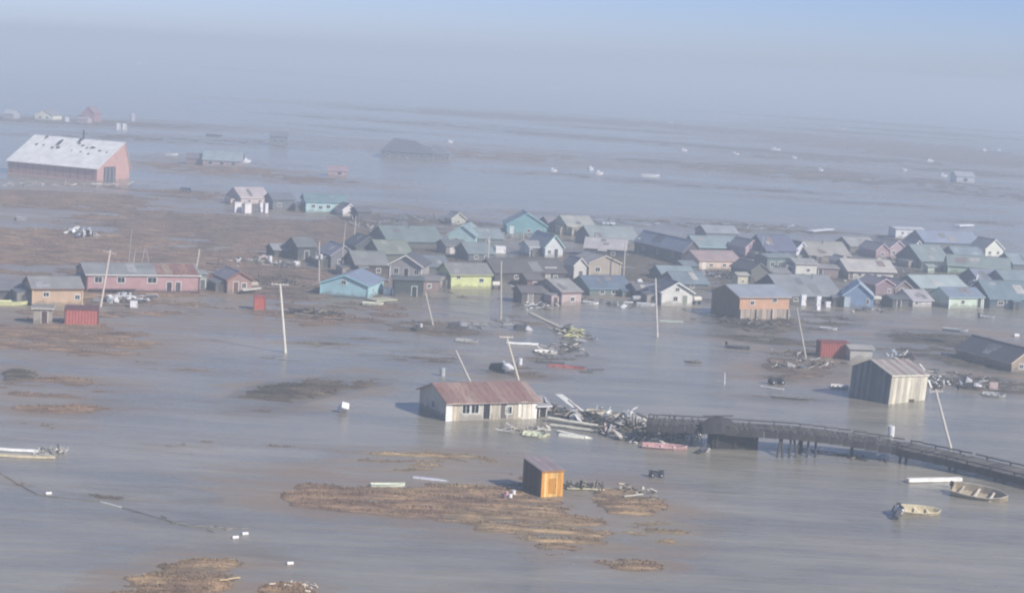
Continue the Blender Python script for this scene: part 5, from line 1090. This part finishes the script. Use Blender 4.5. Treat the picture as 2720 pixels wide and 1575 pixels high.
for k, (x, y) in enumerate(((1345, 1316), (1355, 1322), (1364, 1314), (1340, 1324), (1350, 1306))):
    drum(['pinkish bucket, topmost of the little cluster by the orange shed', 'white bucket in the middle of the cluster by the orange shed', 'white bucket closest to the orange shed wall', 'mauve bucket at the lower edge of the bucket cluster', 'dark bucket at the back of the bucket cluster'][k], (x, y), col=['c8a0a4', 'ecebe8', 'e4e4e4', '8a6a78', '3c3438'][k], r=.22, h=.42, name='bucket', cat='bucket')

# ------------------------------------------------------------------ far off, seen through the haze
house('cream_far_house', 'cream gabled house far beyond the warehouse', 'house', (92, 318), 140, 304, yaw=-10, axis='y', W=12, ry=292, wall='f0ecd0', roof='8c8c94', fascia='f0ecd8', wear=.05, wins=[('f', .3, .5, 1.2, 1.0), ('f', .7, .5, 1.2, 1.0)])
house('red_far_house', 'tall pinkish red house far beyond the warehouse', 'house', (217, 324), 250, 300, yaw=-10, axis='y', W=10, ry=284, wall='b07078', roof='9c6c74', fascia='c08c94', wins=[('f', .5, .5, 1.4, 1.2)])
house('grey_far_shed', 'small grey shed far beyond the warehouse at the frame edge', 'shed', (8, 316), 36, 302, yaw=-10, W=8, rise=2.0, wall='a8a8b0', roof='b4b4bc', fascia=None)
house('red_far_annex', 'low pink annex in front of the tall pinkish house', 'shed', (205, 328), 232, 316, yaw=-10, W=6, rise=1.0, wall='c0a0a4', roof='b89ca0', fascia=None)
tank('white fuel tank, first of the close pair beyond the warehouse', (313, 344), 2.6, 3.2)
tank('white fuel tank, second of the close pair beyond the warehouse', (329, 344), 2.8, 3.0)
tank('pale fuel tank standing apart behind the pair', (352, 322), 2.6, 4.4, col='c8c8d0')
tank('small white tank between cream and red far houses', (177, 324), 2.6, 2.6)
house('far_frame_hut', 'lone grey hut far out on the flood bank', 'hut', (716, 386), 762, 362, yaw=5, W=9, ry=350, wall='6a6c78', roof='70727e', fascia=None, wins=[('f', .3, .5, 1.6, 1.6), ('f', .7, .5, 1.6, 1.6)])
def hip_ruin(name, label, pl, xr, W, wall_h, top_h, ridge, col, roofc):
    p0 = at(*pl); ex = Vector((1, 0, 0)); L = solve(lambda t: proj(p0 + ex * t)[0], xr, .2, 120)
    t = thing(name, label, 'building', p0, 0)
    MB().box((L / 2, W / 2, wall_h / 2 - .3), (L - .6, W - .6, wall_h + .6)).build('wall', paint(col), t)
    a, b_ = L * ridge[0], L * ridge[1]; z0 = wall_h; e = .4
    c = [Vector((-e, -e, z0)), Vector((L + e, -e, z0)), Vector((L + e, W + e, z0)), Vector((-e, W + e, z0))]; r0, r1 = Vector((a, W * .5, top_h)), Vector((b_, W * .45, top_h * .93))
    MB().poly([c[0], c[1], r1, r0]).poly([c[1], c[2], r1]).poly([c[2], c[3], r0, r1]).poly([c[3], c[0], r0]).poly(c[::-1]).build('roof', metal_roof(roofc, .1), t)
    for k in range(5):
        add_window(t, 'f', L * (.14 + .18 * k), wall_h * .55, 1.6, wall_h * .4, L, W)
    return t
hip_ruin('dark_far_ruin', 'dark sagging ruin with hipped roof far beyond the village', (1010, 420), 1150, 30, 3.0, 8.5, (.2, .6), '6c6c76', '54566a')
hip_ruin('far_ruin_end', 'lower grey ruin joined to the far hipped roof', (1140, 424), 1194, 22, 2.6, 6.2, (.1, .5), '84848e', '6c6e7a')
house('pink_far_hut', 'pinkish hut on the low bar before the far ruin', 'hut', (872, 468), 922, 452, yaw=6, W=8, ry=440, wall='c08c90', roof='b08088', fascia='d8b8b8', wins=[('f', .6, .5, 1.4, 1.2)])
house('teal_far_hall', 'low teal hall with pinkish base far past the warehouse', 'hall', (538, 440), 640, 424, yaw=4, W=14, ry=400, wall='a88c94', roof='8aa4a6', fascia='94a8aa', wins=[('f', .2, .5, 1.6, 1.2), ('f', .5, .5, 1.6, 1.2), ('f', .8, .5, 1.6, 1.2)])
house('red_far_shed', 'dark red shed at the end of the far teal hall', 'shed', (494, 436), 536, 420, yaw=4, W=9, rise=1.6, wall='8c6c74', roof='7c6c74', fascia=None)
FARB = [(120, 129, 20, 'white boat farthest out towards the horizon'), (258, 155, 18, 'white boat on the far dark shoreline'), (372, 172, 20, 'pale boat below the far dark shoreline'),
        (1466, 238, 34, 'lone white ship in the hazy distance'), (1592, 464, 20, 'white boat afloat between the far ruin and barge'), (1470, 457, 18, 'grey white boat close to the far ruin'),
        (1781, 329, 16, 'white boat on the distant river bank'), (1817, 402, 16, 'white boat, outermost of the three past the barge'), (1952, 412, 24, 'white boat in the middle of the three past the barge'),
        (2060, 400, 26, 'long white boat beside the far bar'), (2108, 422, 16, 'white boat just off the long white boat'), (2178, 456, 16, 'white boat alone over the dark far bar'),
        (2506, 470, 18, 'bright white boat before the far pale shed'), (2615, 402, 12, 'white boat, first of the far pair'), (2652, 402, 12, 'white boat, second of the far pair'),
        (2230, 344, 30, 'faint pale boat in the distant haze'), (2470, 430, 18, 'small pale boat on the far river'), (655, 432, 24, 'white boat beside the far teal hall'), (1196, 380, 14, 'white boat behind the far ruin'), (1052, 418, 10, 'white boat at the corner of the far ruin'), (1164, 410, 12, 'white boat at the end of the far ruin'),
        (2400, 455, 18, 'pale boat along the far dark bar'), (1570, 452, 14, 'little pale boat near the far ruin drift')]
for x, y, w, lb in FARB:
    o = skiff(lb, (x, y), yaw=random.uniform(-30, 30), col='eeeef2', inside='d8d8e0', H=1.1 if y > 300 else 3.0, ln_px=w, B=max(2.4, w / ppm(x, y) * .35), name='boat', thwarts=1)
    L_ = w / ppm(x, y); MB().box((-L_ * .12, 0, 1.3 if y > 300 else 4), (L_ * .3, L_ * .2, 1.1 if y > 300 else 3)).build('cabin', plain('f2f2f4', .4), o)
house('far_pale_shed', 'faint pale shed on the far bar near the frame edge', 'shed', (2540, 486), 2588, 468, yaw=5, W=10, rise=2.0, wall='b8bac4', roof='a8acb8', fascia=None, wins=[('f', .5, .5, 2.0, 1.6)])

# household fuel tanks and more wash of the flood among the houses
for x, y, lb in ((1150, 772, 'fuel tank beside the little red brown shed'), (1688, 806, 'fuel tank beside the mauve plank house'), (1850, 808, 'fuel tank beside the clean white gabled house'), (2330, 806, 'fuel tank beside the sky blue house'),
                 (1548, 752, 'fuel tank before the beige gabled house'), (2496, 808, 'fuel tank beside the mint house'), (1970, 718, 'fuel tank at the end of the peach house'), (672, 770, 'fuel tank beside the brown house porch'), (2404, 690, 'fuel tank beside the dusty rose house'), (1318, 768, 'fuel tank at the corner of the yellow house')):
    p = at(x, y); t = thing('fuel_tank', lb, 'tank', p, R(random.uniform(0, 60)), 'household fuel tanks in the village')
    MB().tube([(-1.0, 0, 1.1), (-.95, 0, 1.1), (.95, 0, 1.1), (1.0, 0, 1.1)], [.35, .5, .5, .35], 12).build('cylinder_body', plain(random.choice(['c8c8c4', 'd8d4c8', '9c9ca0', 'b0a898']), .5), t)
    for sx_ in (-.7, .7): MB().box((sx_, 0, .3), (.12, .8, 1.2)).build('stand', wood('5c5650'), t)
heap('line of wreck between the green longhouse and mint house', [(2440, 758), (2490, 752), (2560, 750), (2600, 752)], 44, WH + DK, .8, 3.0, (3, 5), 1.0, 33, sheets=4)
heap('wreck jammed behind the pale pink cottage', [(1380, 772), (1430, 770), (1480, 764)], 40, WH[:2] + DK, .8, 3.0, (3, 5), 1.2, 34, sheets=4)
heap('wreck jammed between the peach house and long hall', [(1830, 738), (1870, 734), (1930, 730)], 40, WH[:2] + DK, .8, 3.0, (3, 5), 1.0, 35, sheets=3)
heap('wreck floating before the sky blue house', [(2240, 828), (2300, 826), (2360, 824)], 26, WH[:2] + DK, .6, 2.4, (3, 4), .4, 36)
heap('scrap washed along the porch house front', [(1010, 748), (1060, 744), (1110, 748), (1180, 780)], 40, WH[:2] + DK, .6, 2.6, (2.6, 4), .7, 37, sheets=3)
heap('grey boards adrift on the open water past the straight bare pole', [(1360, 850), (1300, 860), (1250, 866)], 26, ['8c8c8a', 'a8a8a4', '6c6a68'], .8, 3, (4, 5), .15, 38, lie=.05)
skiff('white skiff washed between cottage and teal house', (1568, 808), yaw=-14, col='e4e4e4', H=.6, ln_px=44, motor=True)
skiff('pale skiff wedged beside the clean white gabled house', (1716, 812), yaw=4, col='ccd0d4', H=.6, ln_px=52)
skiff('white skiff on the shoal under the cyan house', (990, 812), yaw=10, col='d8dcc8', H=.5, ln_px=56)
skiff('pale skiff afloat between orange house and red container', (2200, 876), yaw=-8, col='c0c4c8', H=.5, ln_px=46)

heap('splintered lumber skirting the pink red skiff', [(1600, 1150), (1660, 1166), (1720, 1172), (1800, 1178)], 70, MIX + ['c8b4ac'], .8, 3.2, (1.8, 1.8), .9, 40, sheets=6, lie=.4)
heap('rubbish caught along the bridge in the shallows', [(2120, 1196), (2200, 1202), (2330, 1224)], 20, DK, .5, 2.0, (2, 1.5), .15, 41, lie=.05)
heap('scattered scrap between the grey plank shed and bridge pole', [(2440, 1000), (2510, 1008), (2600, 1030)], 34, WH[:2] + DK, .6, 2.4, (2.5, 3), .5, 42, sheets=3)
heap('scrap strewn on the shoal around the red container', [(2060, 968), (2130, 980), (2230, 962)], 40, MIX, .6, 2.6, (3, 3), .35, 43, sheets=2)
heap('small white scraps between the second row houses', [(1500, 758), (1580, 752), (1680, 760), (1740, 772)], 40, WH, .6, 2.0, (3, 5), 1.4, 44, sheets=4, wmax=.8)
heap('small white scraps round the pink and peach houses', [(1980, 700), (2060, 706), (2150, 744), (2230, 748)], 44, WH, .6, 2.0, (3, 5), 1.4, 45, sheets=4, wmax=.8)
heap('small white scraps round the rose houses', [(2300, 700), (2400, 704), (2440, 700)], 36, WH, .6, 2.0, (3, 6), 1.4, 46, sheets=4, wmax=.8)
heap('mixed scrap on the land beside the stubby pole', [(560, 745), (620, 700), (690, 690)], 40, WH + DK + ['8c3c40'], .6, 2.6, (4, 6), .8, 47, sheets=4)
heap('wreckage banked against the turquoise house', [(1330, 630), (1400, 634), (1460, 632)], 36, ['8a8c94', 'd8d8dc', '6a6c74', '54565c'], .8, 3, (4, 6), 1.0, 48, sheets=4)

skiff('pale skiff capsized under the broad pale planks', (1530, 1160), yaw=-12, col='dcdccc', H=.55, ln_px=90, capsized=True)
skiff('cream skiff jammed in the timber tangle', (1600, 1112), yaw=-20, col='d8d2c0', inside='c4bca8', H=.6, ln_px=92, tilt=(R(14), 0), z=.3)
skiff('pale green skiff aground by the torn lean-to', (1420, 1158), yaw=-8, col='d4d8bc', inside='bcc0a4', H=.45, ln_px=64, tilt=(R(12), 0))
skiff('white skiff swamped between the lumber pile and red hull', (1450, 938), yaw=12, col='dcdcd8', H=.45, ln_px=60, tilt=(R(12), 0))
skiff('grey skiff swamped above the leaning pole tops', (1240, 908), yaw=-6, col='a4a6a6', H=.4, ln_px=60, tilt=(R(10), 0))
skiff('grey skiff tied at the stranded drift boards', (2640, 1052), yaw=-14, col='b4b8b8', H=.5, ln_px=60, tilt=(R(10), 0))
skiff('small white skiff off the corner of the grey plank shed', (2230, 1030), yaw=-10, col='dcdcdc', H=.45, ln_px=46, tilt=(R(8), 0))
skiff('small dark skiff alone on the open water under the orange house', (1842, 962), yaw=-8, col='5c6066', H=.4, ln_px=44)
